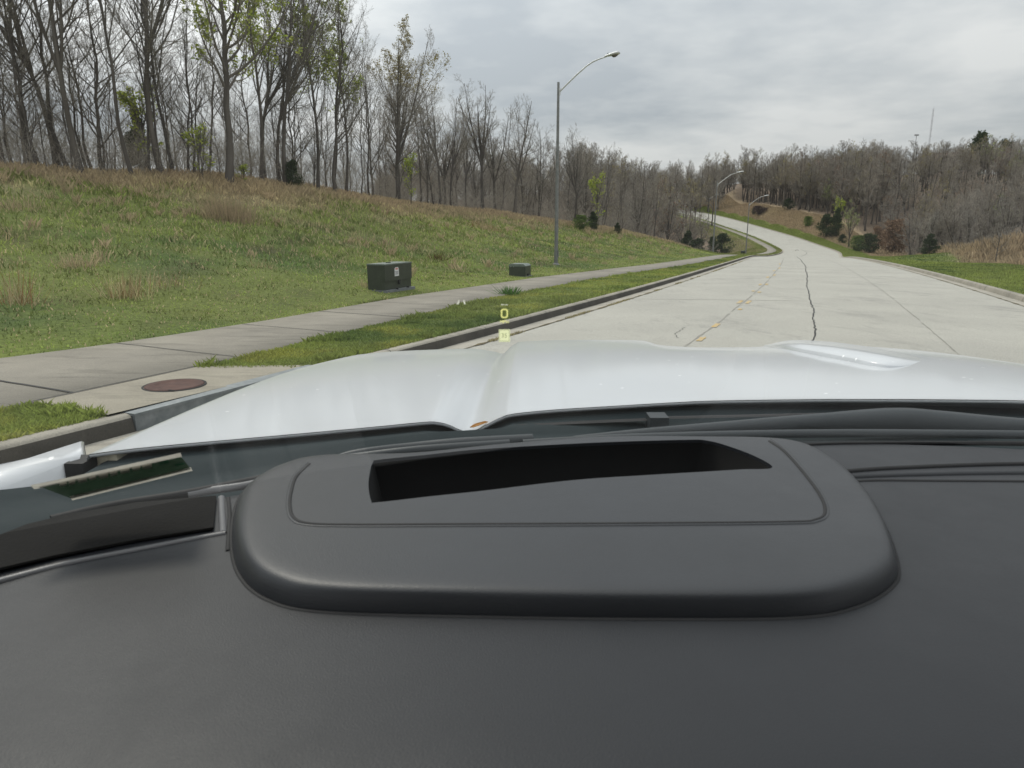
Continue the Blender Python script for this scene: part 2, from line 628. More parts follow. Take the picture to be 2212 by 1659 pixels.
def strip(name, ss, ts, dz, mat, colors=False, z_surf=False):
    """a sheet lofted along the road. ts: list of lateral functions or numbers, dz: matching heights"""
    cols = []
    for t, z in zip(ts, dz):
        tv = t(ss) if callable(t) else np.full(len(ss), float(t))
        p = road_pt(ss, tv, z)
        if z_surf:
            p[:, 2] = surf(p[:, 0], p[:, 1], (ss, tv)) + z
        cols.append(p)
    V = np.stack(cols, 1)
    col = None
    if colors:
        a, b = road_st(V[..., 0], V[..., 1])
        col = land_colour(V[..., 0], V[..., 1], a, b).reshape(-1, 3)
    o = link(name, mesh_np(name, V.reshape(-1, 3), [grid_faces(len(ss), len(ts))[:, ::-1]], True, col), mat)
    return tag(o, kind='structure')


def road_mat():
    m, nt, ln, bs = new_mat('worn_pale_asphalt')
    big = add_noise(nt, ln, 0.35, 5, .6)
    c = add_ramp(nt, ln, big, [(.3, (.335, .326, .292)), (.7, (.395, .384, .342))])
    grain = add_noise(nt, ln, 55.0, 3, .8)
    g = add_ramp(nt, ln, grain, [(.3, (.62, .62, .62)), (.5, (1, 1, 1)), (.7, (1.32, 1.32, 1.3))])
    c = add_mix(nt, ln, 1.0, c, g, 'MULTIPLY')
    sk = add_noise(nt, ln, 0.7, 7, .8, stretch=(1.0, .45, 1))
    c = add_mix(nt, ln, add_ramp(nt, ln, sk, [(.53, (0, 0, 0)), (.70, (.5, .5, .5))]), c, (.17, .165, .155))
    ln.new(c, bs.inputs['Base Color'])
    bs.inputs['Roughness'].default_value = 0.85
    bs.inputs['Specular IOR Level'].default_value = 0.25
    ln.new(add_bump(nt, ln, add_noise(nt, ln, 60.0, 3, .7), .5, .01), bs.inputs['Normal'])
    return m


def concrete_mat(name, c1, c2, stain=.5, joint=None):
    m, nt, ln, bs = new_mat(name)
    c = add_ramp(nt, ln, add_noise(nt, ln, .8, 5, .6), [(.3, c1), (.7, c2)])
    g = add_ramp(nt, ln, add_noise(nt, ln, 70.0, 3, .8), [(.3, (.75, .75, .75)), (.5, (1, 1, 1)), (.7, (1.22, 1.2, 1.16))])
    c = add_mix(nt, ln, 1.0, c, g, 'MULTIPLY')
    st_ = add_noise(nt, ln, 1.3, 6, .72, stretch=(.5, 2.6, 1))
    c = add_mix(nt, ln, add_ramp(nt, ln, st_, [(.52, (0, 0, 0)), (.7, (stain, stain, stain))]), c, (.085, .078, .066))
    ln.new(c, bs.inputs['Base Color'])
    bs.inputs['Roughness'].default_value = 0.9
    bs.inputs['Specular IOR Level'].default_value = 0.2
    ln.new(add_bump(nt, ln, add_noise(nt, ln, 45.0, 4, .7), .4, .01), bs.inputs['Normal'])
    return m


M_ROAD = road_mat()
M_CONC = concrete_mat('kerb_concrete', (.25, .235, .20), (.36, .335, .285), .55)
M_WALK = concrete_mat('sidewalk_concrete', (.205, .190, .162), (.275, .255, .215), .6)
M_GUT = concrete_mat('gutter_concrete', (.29, .275, .235), (.40, .375, .325), .5)
M_CRACK = mat_noise('tar_filled_crack', (.012, .012, .012), (.03, .03, .028), 20, .7)
M_SEAM = mat_noise('gritty_seam', (.19, .18, .16), (.32, .31, .275), 14, .9)
M_MOSS = mat_noise('weedy_joint', (.07, .055, .025), (.16, .13, .07), 9, .95)

ss = np.concatenate([np.arange(-55, 60, 1.0), np.arange(60, 430, 2.0)])
strip('road', ss, [-HW + .4, -3.6, -1.8, 0, 1.8, 3.6, HW - .4], [0.0, .02, .035, .04, .035, .02, 0.0], M_ROAD)
strip('gutter', ss, [-HW - .02, -HW + .4], [-.01, .004], M_GUT)
strip('gutter', ss, [HW - .4, HW + .02], [.004, -.01], M_GUT)
# kerbs: battered face, rounded nose, flat top, back buried in the verge
kface = [(0.0, -.02), (.010, .05), (.024, .10), (.032, .122)]
ktop = [(.0315, .121), (.045, .141), (.065, .151), (.10, .156), (.17, .156), (.175, .02)]
M_FACE = concrete_mat('shaded_stained_kerb_face', (.038, .035, .030), (.085, .078, .066), .6)  # left face only: stain and shade both put into this dark colour
for sg in (-1, 1):
    segs = [ss] if sg > 0 else [np.concatenate([ss[ss < 3.0], [3.06]]), np.concatenate([[5.6], ss[ss > 5.65]])]   # the left kerb stops at each side of the storm drain
    for part_s in segs:
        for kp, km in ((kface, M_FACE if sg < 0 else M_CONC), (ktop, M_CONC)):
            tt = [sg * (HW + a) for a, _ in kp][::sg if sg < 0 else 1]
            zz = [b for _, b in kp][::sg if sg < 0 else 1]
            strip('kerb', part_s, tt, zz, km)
# verges and the slope's foot, to the ground's true level
sv = np.concatenate([np.arange(-55, 80, .8), np.arange(80, 430, 2.0)])
strip('verge', sv, [-13.6, -12.8, -12, -11.3, -10.6, -10, lambda s: sw_out(s) - .12, lambda s: sw_out(s) + .2, lambda s: sw_in(s) - .15, lambda s: sw_in(s), lambda s: sw_in(s) * .65 - HW * .35,
                   lambda s: sw_in(s) * .3 - HW * .7, -HW - .16], [-.08, 0, 0, 0, 0, 0, 0.0, -.03, -.03, 0.0, .015, .015, -.005], M_GROUND, True, True)
strip('verge', sv, [HW + .16, 6.3, 7, 7.8, 8.6, 9.4, 10.2], [-.005, .01, .01, 0, 0, 0, -.08], M_GROUND, True, True)
tb_ = list(np.concatenate([np.arange(9.6, 20, .8), np.arange(20, 29, 1.6)]))
strip('embankment', np.arange(97, 390, 1.5), tb_, [.02] * len(tb_), M_GROUND, True, True)
strip('sidewalk', sv, [lambda s: sw_out(s), lambda s: sw_out(s) + .02, lambda s: sw_in(s) - .02, lambda s: sw_in(s)], [-.05, .022, .018, -.05], M_WALK, False, True)


def ribbon(name, s_arr, t_arr, w_arr, dz, mat, base='road'):
    """thin flat mark following the surface"""
    s_arr, t_arr, w_arr = (np.asarray(a, float) for a in (s_arr, t_arr, w_arr))
    d = np.stack([np.gradient(s_arr), np.gradient(t_arr)], 1)
    d /= np.linalg.norm(d, axis=1, keepdims=True) + 1e-9
    n = np.stack([-d[:, 1], d[:, 0]], 1)
    rows = []
    for sg in (-.5, .5):
        s_, t_ = s_arr + n[:, 0] * w_arr * sg, t_arr + n[:, 1] * w_arr * sg
        if base == 'road':
            p = road_pt(s_, t_, 0)
            p[:, 2] += np.interp(t_, [-HW, -HW + .4, -3.6, -1.8, 0, 1.8, 3.6, HW - .4, HW], [-.01, 0.004, .02, .035, .04, .035, .02, 0.004, -.01]) + dz
        else:
            p = road_pt(s_, t_, 0)
            p[:, 2] = surf(p[:, 0], p[:, 1], (s_, t_)) + dz
        rows.append(p)
    V = np.stack(rows, 1).reshape(-1, 3)
    return V, grid_faces(len(s_arr), 2)


def jag(n, amp, seed):
    r = np.random.default_rng(seed)
    a = np.cumsum(r.normal(0, 1, n))
    a -= np.linspace(a[0], a[-1], n)
    return amp * (a / (np.abs(a).max() + 1e-6)) + r.normal(0, amp * .12, n)


g = Geo()
s_ = np.arange(6, 175, .22)
t_ = np.interp(s_, [6, 12.5, 27, 60, 161, 175], [.05, .02, -.31, -.4, -.8, -1.2]) + jag(len(s_), .10, 3)
g.add(*ribbon('', s_, t_, .014 + .016 * np.random.default_rng(4).random(len(s_)) + .0003 * s_, .006, M_CRACK))
s_ = np.arange(11.3, 13.0, .1)
g.add(*ribbon('', s_, -2.2 - (s_ - 11.3) * .12 + jag(len(s_), .10, 8), np.full(len(s_), .009), .006, M_CRACK))
s_ = np.linspace(8, 12, 30)
g.add(*ribbon('', s_, 2.9 + jag(30, .15, 18) + (s_ - 8) * .1, np.full(30, .016), .006, M_CRACK))
tag(g.build('road_crack', M_CRACK), kind='structure')
g = Geo()
for t0, t1, w_, sd in ((2.07, 1.9, .03, 1), (-1.90, -1.95, .05, 2)):
    for a, b in ((2, 8.5), (9, 16), (16.4, 22), (22.2, 31), (31.5, 47), (48, 75)):
        s_ = np.arange(a, b, .3)
        g.add(*ribbon('', s_, np.interp(s_, [2, 75], [t0, t1]) + jag(len(s_), .025, sd + int(a)), w_ * (.3 + .9 * np.random.default_rng(sd).random(len(s_))), .005, M_SEAM))
t_ = np.linspace(-5.1, -.3, 40)
g.add(*ribbon('', np.interp(t_, [-5.2, -.26], [19.03, 20.3]) + jag(40, .03, 6), t_, np.full(40, .045), .005, M_SEAM))
tag(g.build('road_seam', M_SEAM), kind='structure')
g = Geo()
for sg, sd in ((-1, 1), (1, 2)):
    s_ = np.arange(2, 110, .25)
    g.add(*ribbon('', s_, sg * (HW - .4) + jag(len(s_), .02, sd), .02 + .13 * np.random.default_rng(sd).random(len(s_)) ** 3 * (fbm(s_, s_ * 0, 1.5, sd) + .3), .008, M_MOSS))
tag(g.build('gutter_joint', M_MOSS), kind='structure')
g = Geo()
for sg in (-1, 1):
    for k, s0 in enumerate(np.arange(-8, 120, 3.05)):
        if sg < 0 and 2.5 < s0 < 6: continue
        w_ = .008 + .006 * (k % 3)
        prof_ = [(-.002, .0), (.008, .05), (.022, .10), (.029, .1225), (.044, .1435), (.064, .1535), (.10, .1585), (.168, .1585)]
        V = np.stack([road_pt(np.full(len(prof_), s0 + d_), [sg * (HW + a_) for a_, _ in prof_], 0) + np.array([[0, 0, b_] for _, b_ in prof_]) for d_ in (-w_ / 2, w_ / 2)], 1)
        g.add(V.reshape(-1, 3), grid_faces(len(prof_), 2))
tag(g.build('kerb_joint', M_CRACK), kind='structure')
# worn double yellow line: only scraps of paint are left
m, nt, ln, bs = new_mat('worn_yellow_paint')
ln.new(add_mix(nt, ln, add_ramp(nt, ln, add_noise(nt, ln, 16, 5, .7), [(.45, (0, 0, 0)), (.60, (1, 1, 1))]), (.50, .33, .09), (.37, .35, .30)), bs.inputs['Base Color'])
bs.inputs['Roughness'].default_value = .8
M_YEL = m
g = Geo()
for s0, ln_, t0 in ((11.05, .55, -1.80), (13.1, .65, -1.86), (16.9, .30, -1.79), (18.7, .95, -2.01), (18.7, .95, -1.79), (22.9, .5, -1.80), (23.4, .45, -2.02), (26.9, .9, -2.04), (27.2, .8, -1.82), (32.5, 1.2, -2.06), (34.6, 1.4, -1.85), (40, 1.2, -2.06), (43.8, 2.0, -1.88), (52, 2.4, -2.05)):
    s_ = np.linspace(s0, s0 + ln_, 8)
    g.add(*ribbon('', s_, np.full(8, t0), .085 + .03 * np.random.default_rng(int(s0)).random(8), .010, M_YEL))
tag(g.build('road_marking', M_YEL), kind='structure')
# sidewalk joints
g = Geo()
for k, s0 in enumerate([-4.0, -1.6, .85, 3.32, 5.72, 8.32] + [8.32 + 2.42 * i for i in range(1, 32)]):
    a, b = float(sw_out(s0)) + .02, float(sw_in(s0)) - .02
    t_ = np.linspace(a, b, 14)
    g.add(*ribbon('', s0 + jag(14, .012, k), t_, np.full(14, .022 if k % 3 else .035), .0275, M_CRACK, 'surf'))
s_ = np.linspace(1.4, 5.4, 40)
g.add(*ribbon('', s_, sw_in(s_) + .0 + jag(40, .01, 77), np.full(40, .03), .030, M_CRACK, 'surf'))
tag(g.build('sidewalk_joint', M_CRACK), kind='structure')
# concrete apron round the storm drain
sa = np.linspace(2.90, 4.95, 40)
edge = np.ones(40)
rows = []
for f in np.linspace(0, 1, 8):
    tv = (-HW - .17) * f + (sw_in(sa) + .02) * (1 - f)
    mid_ = (-HW - .17) * .5 + sw_in(sa) * .5
    tv = (sw_in(sa) + .03) + ((-HW - .13) - (sw_in(sa) + .03)) * f * np.maximum(edge, .04)
    sb = sa + .62 * (tv + 6.9) * (sa - 2.9) / 2.05
    p = road_pt(sb, tv, 0)
    p[:, 2] = surf(p[:, 0], p[:, 1], (sb, tv)) + .026
    rows.append(p)
M_APRON = concrete_mat('apron_concrete', (.235, .215, .175), (.315, .29, .235), .5)
apron = link('apron', mesh_np('apron', np.stack(rows, 1).reshape(-1, 3), [grid_faces(40, 8)], True), M_APRON)
tag(apron, kind='structure')
# ------------------------------------------------------------------ trees
def spawn(P, R, c, tr, ang, length, n, trop, jit, rfac, rmin, rng, tip=.25):
    """c children on each polyline. length: fraction of parent's length (lo, hi) scaled down towards the tip"""
    N, m = P.shape[:2]
    M = N * c
    pi = np.repeat(np.arange(N), c)
    base = (np.arange(c) + rng.random((N, c)))
    t = tr[0] + (tr[1] - tr[0]) * (base / c).ravel()
    x = t * (m - 1)
    i = np.minimum(x.astype(int), m - 2)
    f = (x - i)[:, None]
    o = P[pi, i] * (1 - f) + P[pi, i + 1] * f
    T = P[pi, i + 1] - P[pi, i]
    T /= np.linalg.norm(T, axis=1, keepdims=True) + 1e-9
    rp = R[pi, i] * (1 - f[:, 0]) + R[pi, i + 1] * f[:, 0]
    v = rng.normal(size=(M, 3))
    v -= (v * T).sum(1, keepdims=True) * T
    v /= np.linalg.norm(v, axis=1, keepdims=True) + 1e-9
    a = np.radians(ang[0] + (ang[1] - ang[0]) * rng.random(M))[:, None]
    d = np.cos(a) * T + np.sin(a) * v
    L = np.linalg.norm(P[:, 1:] - P[:, :-1], axis=2).sum(1)[pi] * (length[0] + (length[1] - length[0]) * rng.random(M)) * (1.08 - .62 * (t - tr[0]) / max(tr[1] - tr[0], 1e-6))
    st = (L / (n - 1))[:, None]
    out = np.empty((M, n, 3))
    out[:, 0] = o
    for k in range(1, n):
        d = d + np.array([0, 0, trop]) + rng.normal(0, jit, (M, 3))
        d /= np.linalg.norm(d, axis=1, keepdims=True)
        out[:, k] = out[:, k - 1] + d * st
    r0 = np.maximum(np.minimum(rp * rfac, rp * .9), rmin)
    rr = r0[:, None] * np.linspace(1, tip, n)[None]
    return out, np.maximum(rr, rmin * .6)


def tree_arrays(seed, h, r, fork=0, spread=(28, 48), limbs=16, sub=8, tw=7, fine=4, low=.32, trop=.10, twig=.0042, lean=0.0, far=False):
    rng = np.random.default_rng(seed)
    n = 12
    z = np.linspace(0, 1, n)
    wob = np.cumsum(rng.normal(0, .007, (n, 2)), 0) * h
    wob -= wob[0]
    tr_ = np.stack([wob[:, 0] + lean * h * z ** 1.3, wob[:, 1], z * h], 1)
    rad = r * (1 - z * .93) ** .85 + twig
    rad[0] *= 1.35
    rad[1] *= 1.06
    Ps, Rs = [tr_[None]], [rad[None]]
    full = tr_
    if fork:
        a = int(n * rng.uniform(.3, .45))
        ld, lr = spawn(tr_[None, a - 1:a + 1], rad[None, a - 1:a + 1], fork, (.1, .9), (11, 22), (1, 1), 10, .045, .022, .82, .03, rng, .12)
        seg = np.linalg.norm(tr_[a] - tr_[a - 1])
        ld = ld[:, :1] + (ld - ld[:, :1]) * (h * (1 - a / n) / seg) * rng.uniform(.8, 1.0, (fork, 1, 1))
        Ps.append(ld); Rs.append(lr)
        if fork > 2:            # no leader above the fork: a rounded crown
            x_ = np.linspace(0, 1, n) * .72
            Ps[0] = np.stack([np.interp(x_, z, tr_[:, k]) for k in range(3)], 1)[None]
    trunkP, trunkR = Ps, Rs
    L1, R1 = [], []
    for k, (P, R) in enumerate(zip(Ps, Rs)):
        c = limbs if k == 0 else max(6, limbs // 2)
        p_, r_ = spawn(P, R, c, (low if k == 0 else .2, .97), spread, (.22, .42) if k == 0 else (.3, .5), 8, trop, .08, .55, twig * 1.6, rng)
        L1.append(p_); R1.append(r_)
    L1, R1 = np.concatenate(L1), np.concatenate(R1)
    L2, R2 = spawn(L1, R1, sub, (.18, 1.0), (25, 58), (.28, .55), 6, trop * .7, .12, .6, twig * 1.2, rng)
    L3, R3 = spawn(L2, R2, tw, (.15, 1.0), (22, 55), (.3, .6), 4, trop * .6, .14, .6, twig, rng, .5)
    L4 = R4 = None
    if fine:
        L4, R4 = spawn(L3, R3, fine, (.2, 1.0), (20, 55), (.35, .7), 3, trop * .5, .15, .7, twig * .8, rng, .5)
    return trunkP, trunkR, (L1, R1), (L2, R2), (L3, R3), (L4, R4)


BARK = np.array([0.068, 0.060, 0.053]); BARKL = np.array([0.175, 0.158, 0.142]); TWIG = np.array([0.280, 0.262, 0.228]); TWIGR = np.array([0.235, 0.210, 0.172])


def leaf_quads(C, size, rng, cols, droop=0.0):
    n = len(C)
    a = rng.normal(size=(n, 3)); a /= np.linalg.norm(a, axis=1, keepdims=True)
    b = rng.normal(size=(n, 3)); b -= (a * b).sum(1, keepdims=True) * a; b /= np.linalg.norm(b, axis=1, keepdims=True)
    s = (size * rng.uniform(.6, 1.35, n))[:, None]
    V = np.stack([C - a * s * .5, C + b * s * .33, C + a * s * .5, C - b * s * .33], 1).reshape(-1, 3)
    F = np.arange(n * 4).reshape(n, 4)
    col = np.repeat(cols[rng.integers(0, len(cols), n)] * rng.uniform(.7, 1.25, (n, 1)), 4, 0)
    return V, F, col


def tree_meshes(name, seed, h, r, leaf=0.0, leafcol=None, leafsize=.07, leaf_low=0.0, kt=8, **kw):
    """trunk, crown (bare branches) and maybe foliage meshes"""
    tp, tr, l1, l2, l3, l4 = tree_arrays(seed, h, r, **kw)
    rng = np.random.default_rng(seed + 100)
    far = kw.get('far', False)
    g = Geo()
    for P, R in zip(tp, tr):
        v, q = tubes(P, R, kt)
        f = fbm(v[:, 0] * 3 + v[:, 1] * 3, v[:, 2], .6, 6)[:, None]
        g.add(v, q, BARK + (BARKL - BARK) * np.clip(f * 1.3 - .35, 0, 1))
    mt = mesh_np(name + '_trunk', np.concatenate(g.v), [np.concatenate(g.q)], True, np.concatenate(g.c))
    c = Geo()
    v, q = tubes(*l1, 5 if not far else 4); c.add(v, q, BARK * .45 + BARKL * .55)
    v, q = tubes(*l2, 4 if not far else 3); c.add(v, q, BARKL * .6 + TWIG * .4)
    tint = np.repeat(TWIG + (TWIGR - TWIG) * rng.random((len(l3[0]), 1)), l3[0].shape[1] * 3, 0)
    v, q = tubes(*l3, 3); c.add(v, q, tint)
    if l4[0] is not None:
        # finest twigs as slim flat blades
        P, R = l4
        d = rng.normal(size=(len(P), 3)); d /= np.linalg.norm(d, axis=1, keepdims=True)
        w_ = d * R[:, :1] * 1.6
        V = np.stack([P[:, 0] - w_, P[:, 0] + w_, P[:, -1]], 1).reshape(-1, 3)
        c.add(V, np.arange(len(V)).reshape(-1, 3), np.repeat(TWIG + (TWIGR - TWIG) * rng.random((len(P), 1)), 3, 0))
    fl = [np.concatenate(c.q)] + ([np.concatenate(c.t)] if c.t else [])
    mc = mesh_np(name + '_crown', np.concatenate(c.v), fl, True, np.concatenate(c.c))
    ml = None
    if leaf:
        src = l4[0] if l4[0] is not None else l3[0]
        ends = src[:, 1:].reshape(-1, 3)
        clump = fbm(ends[:, 0] + 40, ends[:, 1] + ends[:, 2] * 1.3, 2.4, 3)
        keep = (rng.random(len(ends)) < leaf * sstep(.38, .62, clump) * 1.6) & (ends[:, 2] > leaf_low * h)
        E_ = ends[keep]
        if len(E_) > 9000: E_ = E_[rng.permutation(len(E_))[:9000]]
        E_ = E_ + rng.normal(0, .05, E_.shape)
        V, F, col = leaf_quads(E_, leafsize, rng, np.asarray(leafcol))
        ml = mesh_np(name + '_foliage', V, [F], False, col)
    return mt, mc, ml


M_BARK = mat_tint('tree_bark', .95, .1, 0, .16)
M_TWIG = mat_tint('bare_twigs', .95, .1, 0, .18)
M_LEAF = mat_tint('spring_leaves', .7, .25, .35, .12)
M_NEEDLE = mat_tint('evergreen_sprays', .85, .15, .1, .12)
M_BLADE = mat_tint('grass_blades', .85, .15, .42)

SPRING = [(.40, .46, .07), (.34, .42, .06), (.46, .50, .10), (.28, .36, .06)]
BUDGOLD = [(.30, .25, .10), (.25, .20, .085), (.34, .31, .12)]
BUDRED = [(.22, .13, .085), (.18, .11, .075)]
PALEGR = [(.26, .30, .11), (.30, .32, .14), (.22, .26, .09)]

PROTO = {}


def proto(key, *a, **k):
    PROTO[key] = tree_meshes(key, *a, **k)


# near kinds, about 12.5 m tall
N_ = dict(sub=7, tw=7, fine=5)
proto('slim_a', 21, 14.5, .09, limbs=19, low=.28, spread=(24, 46), **N_)
proto('slim_b', 22, 14.0, .095, limbs=20, low=.20, spread=(28, 55), **N_)
proto('slim_c', 23, 13.0, .085, limbs=17, low=.32, spread=(24, 48), **N_)
proto('fork_a', 24, 14.5, .135, fork=2, limbs=16, low=.40, spread=(30, 55), **N_)
proto('fork_b', 25, 13.0, .10, fork=3, limbs=14, low=.34, spread=(28, 52), **N_)
proto('big_leafing', 26, 14.5, .20, limbs=26, low=.30, leaf=.85, leafcol=SPRING, leafsize=.15, leaf_low=.40, spread=(32, 60), **N_)
proto('slim_leafing', 27, 14.0, .10, limbs=20, low=.28, leaf=.75, leafcol=SPRING, leafsize=.15, leaf_low=.36, spread=(24, 48), **N_)
proto('round_budding', 28, 12.5, .14, fork=4, limbs=22, sub=9, tw=8, fine=5, low=.20, leaf=.20, leafcol=BUDGOLD, leafsize=.10, leaf_low=.62, spread=(28, 54), trop=.12)
proto('vase', 29, 11.5, .14, fork=5, limbs=10, low=.33, spread=(32, 58), trop=.06, **N_)
proto('crooked', 30, 11.0, .14, fork=2, limbs=13, low=.26, spread=(42, 75), trop=.05, lean=.10, **N_)
proto('bushy', 31, 10.0, .075, limbs=24, low=.10, spread=(30, 58), **N_)
proto('pole_tree', 35, 10.5, .048, limbs=18, sub=6, tw=7, fine=4, low=.16, spread=(24, 48))
proto('pale_sapling', 32, 4.2, .035, fork=3, limbs=16, sub=7, tw=6, fine=0, low=.12, spread=(35, 60), leaf=.34, leafcol=SPRING, leafsize=.11, twig=.004)
proto('white_shrub', 33, 4.5, .06, fork=5, limbs=12, sub=7, tw=6, fine=2, low=.12, spread=(35, 65), twig=.012)
proto('bare_sapling', 34, 3.6, .035, limbs=14, sub=5, tw=5, fine=0, low=.25, spread=(38, 60), twig=.005)


def place_tree(key, name, loc, h=None, rz=0.0, label='', cat='tree', group=None, lean=(0, 0), wide=1.0, parts=True):
    mt, mc, ml = PROTO[key]
    base = max(v for v in (14.5,))
    t = empty(name, loc, rz)
    hh = PROTO_H[key]
    s_h = (h or hh) / hh
    t.scale = (s_h * wide, s_h * wide, s_h)
    t.rotation_euler = (lean[1], lean[0], rz)
    tag(t, label, cat, group)
    link('trunk', mt, M_BARK, t)
    link('crown', mc, M_TWIG, t)
    if ml is not None:
        link('foliage', ml, M_LEAF, t)
    return t


PROTO_H = {k: max(float(np.array([v.co.z for v in m[0].vertices]).max()), 1.0) for k, m in PROTO.items()}

R_ = random.Random(3)
G_EDGE = 'bare trees along the edge of the wood'
#   picture bearing, distance, kind, height, lean sideways (deg), label
HERO = [
    (28, 33, 'slim_a', 15, 2, 'slim dark bare tree at the far left end of the hilltop wood'),
    (92, 35, 'slim_b', 15, -3, 'straight bare tree with many short side branches at the left end of the hilltop wood'),
    (192, 34, 'fork_a', 15, -4, 'tall bare tree forking high into a wide V at the left of the wood edge'),
    (300, 35, 'slim_c', 14.5, -8, 'bare tree with thin trunk leaning left, behind the rusty grass bank'),
    (362, 37, 'fork_b', 15, -4, 'dark bare tree with several upright leaders next to the leaning thin trunk'),
    (388, 38, 'slim_a', 15, -5, 'dark slender bare tree standing close beside a twin leaning left'),
    (503, 38, 'big_leafing', 15.2, -2, 'big thick trunked tree with yellow green new leaves high in its crown'),
    (572, 42, 'slim_leafing', 14.5, 3, 'slim leafing tree right of the thick trunked leafing tree'),
    (625, 43, 'fork_b', 14.5, 5, 'bare multi stemmed tree between two leafing trees on the hill'),
    (692, 46, 'slim_leafing', 15, 0, 'straight tree with fresh green leaves over the rusty grass'),
    (728, 47, 'slim_b', 14.5, 5, 'dark trunked bare tree leaning right at the right end of the tall trees'),
    (752, 50, 'slim_leafing', 13.5, 2, 'last tall leafing tree before the skyline steps down'),
    (800, 54, 'slim_c', 11.5, 1, 'thin dark bare tree just left of the round brown budding tree'),
    (862, 59, 'round_budding', 13.4, 0, 'broad round crowned tree with brown gold buds at its top'),
    (925, 64, 'bushy', 10.0, -2, 'low branched bare tree right of the round budding tree'),
    (975, 68, 'fork_b', 10.4, 3, 'bare tree with upright forked stems between the budding tree and the vase shaped one'),
    (1043, 71, 'vase', 12.4, -2, 'vase shaped bare tree of several spreading stems above the grassy hill'),
    (1112, 74, 'crooked', 11.6, 4, 'dark bare tree with crooked limbs reaching right towards the lamp post'),
    (1165, 80, 'slim_c', 8.6, 5, 'small bare tree leaning right behind the tall lamp post'),
    (1243, 84, 'fork_b', 9.6, 2, 'bare forked tree just right of the tall lamp post'),
    (1300, 90, 'crooked', 8.0, 4, 'low spreading bare tree above the dark green cedar on the slope'),
]
for px, D, key, h, ln_, lab in HERO:
    p = on_ground(px, D)
    p[2] -= .1
    place_tree(key, 'leafing_tree' if 'leaf' in key else ('budding_tree' if key == 'round_budding' else 'bare_tree'), p, h * (.97 + .05 * R_.random()), R_.uniform(0, 6.28) if not ln_ else 0, lab, 'tree', None, (math.radians(ln_ * .6), 0))

# the rest of the hilltop wood: thin trunks behind and between
def treeline_D(px):
    return float(np.interp(px, TREEL[:, 0], TREEL[:, 2]))


def fill_trees(n, px0, px1, d0, d1, kinds, h0, h1, label, group, name='bare_tree', parts=True, seed=1, wide=(0.95, 1.35), rel=True, sink=.1, hfun=None):
    r = random.Random(seed)
    for i in range(n):
        px = px0 + (px1 - px0) * (i + r.random()) / n
        D = (treeline_D(px) if rel else 0) + d0 + (d1 - d0) * r.random() ** 1.2
        p = on_ground(px, D)
        for _ in range(40):
            a, b = road_st(p[:1], p[1:2])
            if not (-10.5 < b[0] < (14 if a[0] < 150 else 21)):
                break
            px = px0 + (px1 - px0) * r.random()
            D = (treeline_D(px) if rel else 0) + d0 + (d1 - d0) * r.random()
            p = on_ground(px, D)
        p[2] -= sink
        key = r.choice(kinds)
        h = r.uniform(h0, h1) * (hfun(px) if hfun else 1)
        w_ = r.uniform(*wide)
        if parts:
            place_tree(key, name, p, h, r.uniform(0, 6.28), label, 'tree', group, (math.radians(r.uniform(-6, 6)), math.radians(r.uniform(-4, 4))), w_)
        else:
            o = link(name, FAR[key][0], M_TWIG)
            o.location = p
            s_ = h / FAR[key][1]
            o.scale = (s_ * w_, s_ * w_, s_)
            o.rotation_euler = (math.radians(r.uniform(-5, 5)), math.radians(r.uniform(-5, 5)), r.uniform(0, 6.28))
            tag(o, label, 'tree', group)


KN = ['slim_a', 'slim_b', 'slim_c', 'fork_b', 'bushy', 'pole_tree', 'pole_tree']
fill_trees(24, -160, 760, 1.0, 14, KN, 8.5, 13.0, 'thin bare grey tree standing among others inside the hilltop wood', 'thin bare trees inside the hilltop wood', seed=2)
fill_trees(60, -160, 800, 1, 18, ['bushy', 'pole_tree', 'pole_tree', 'slim_c'], 4.0, 8.0, 'low bare understorey tree among the trunks of the hilltop wood', 'understorey trees of the hilltop wood', seed=3)
hf = lambda px: float(np.interp(px, [780, 900, 1100, 1250, 1400], [1.0, .95, .92, .95, 1.0]))
fill_trees(44, 780, 1420, 1.5, 30, KN + ['vase', 'bushy'], 8.5, 12.5, 'bare grey tree in the lower part of the wood behind the grass slope', 'bare trees behind the grass slope', seed=4, hfun=hf)


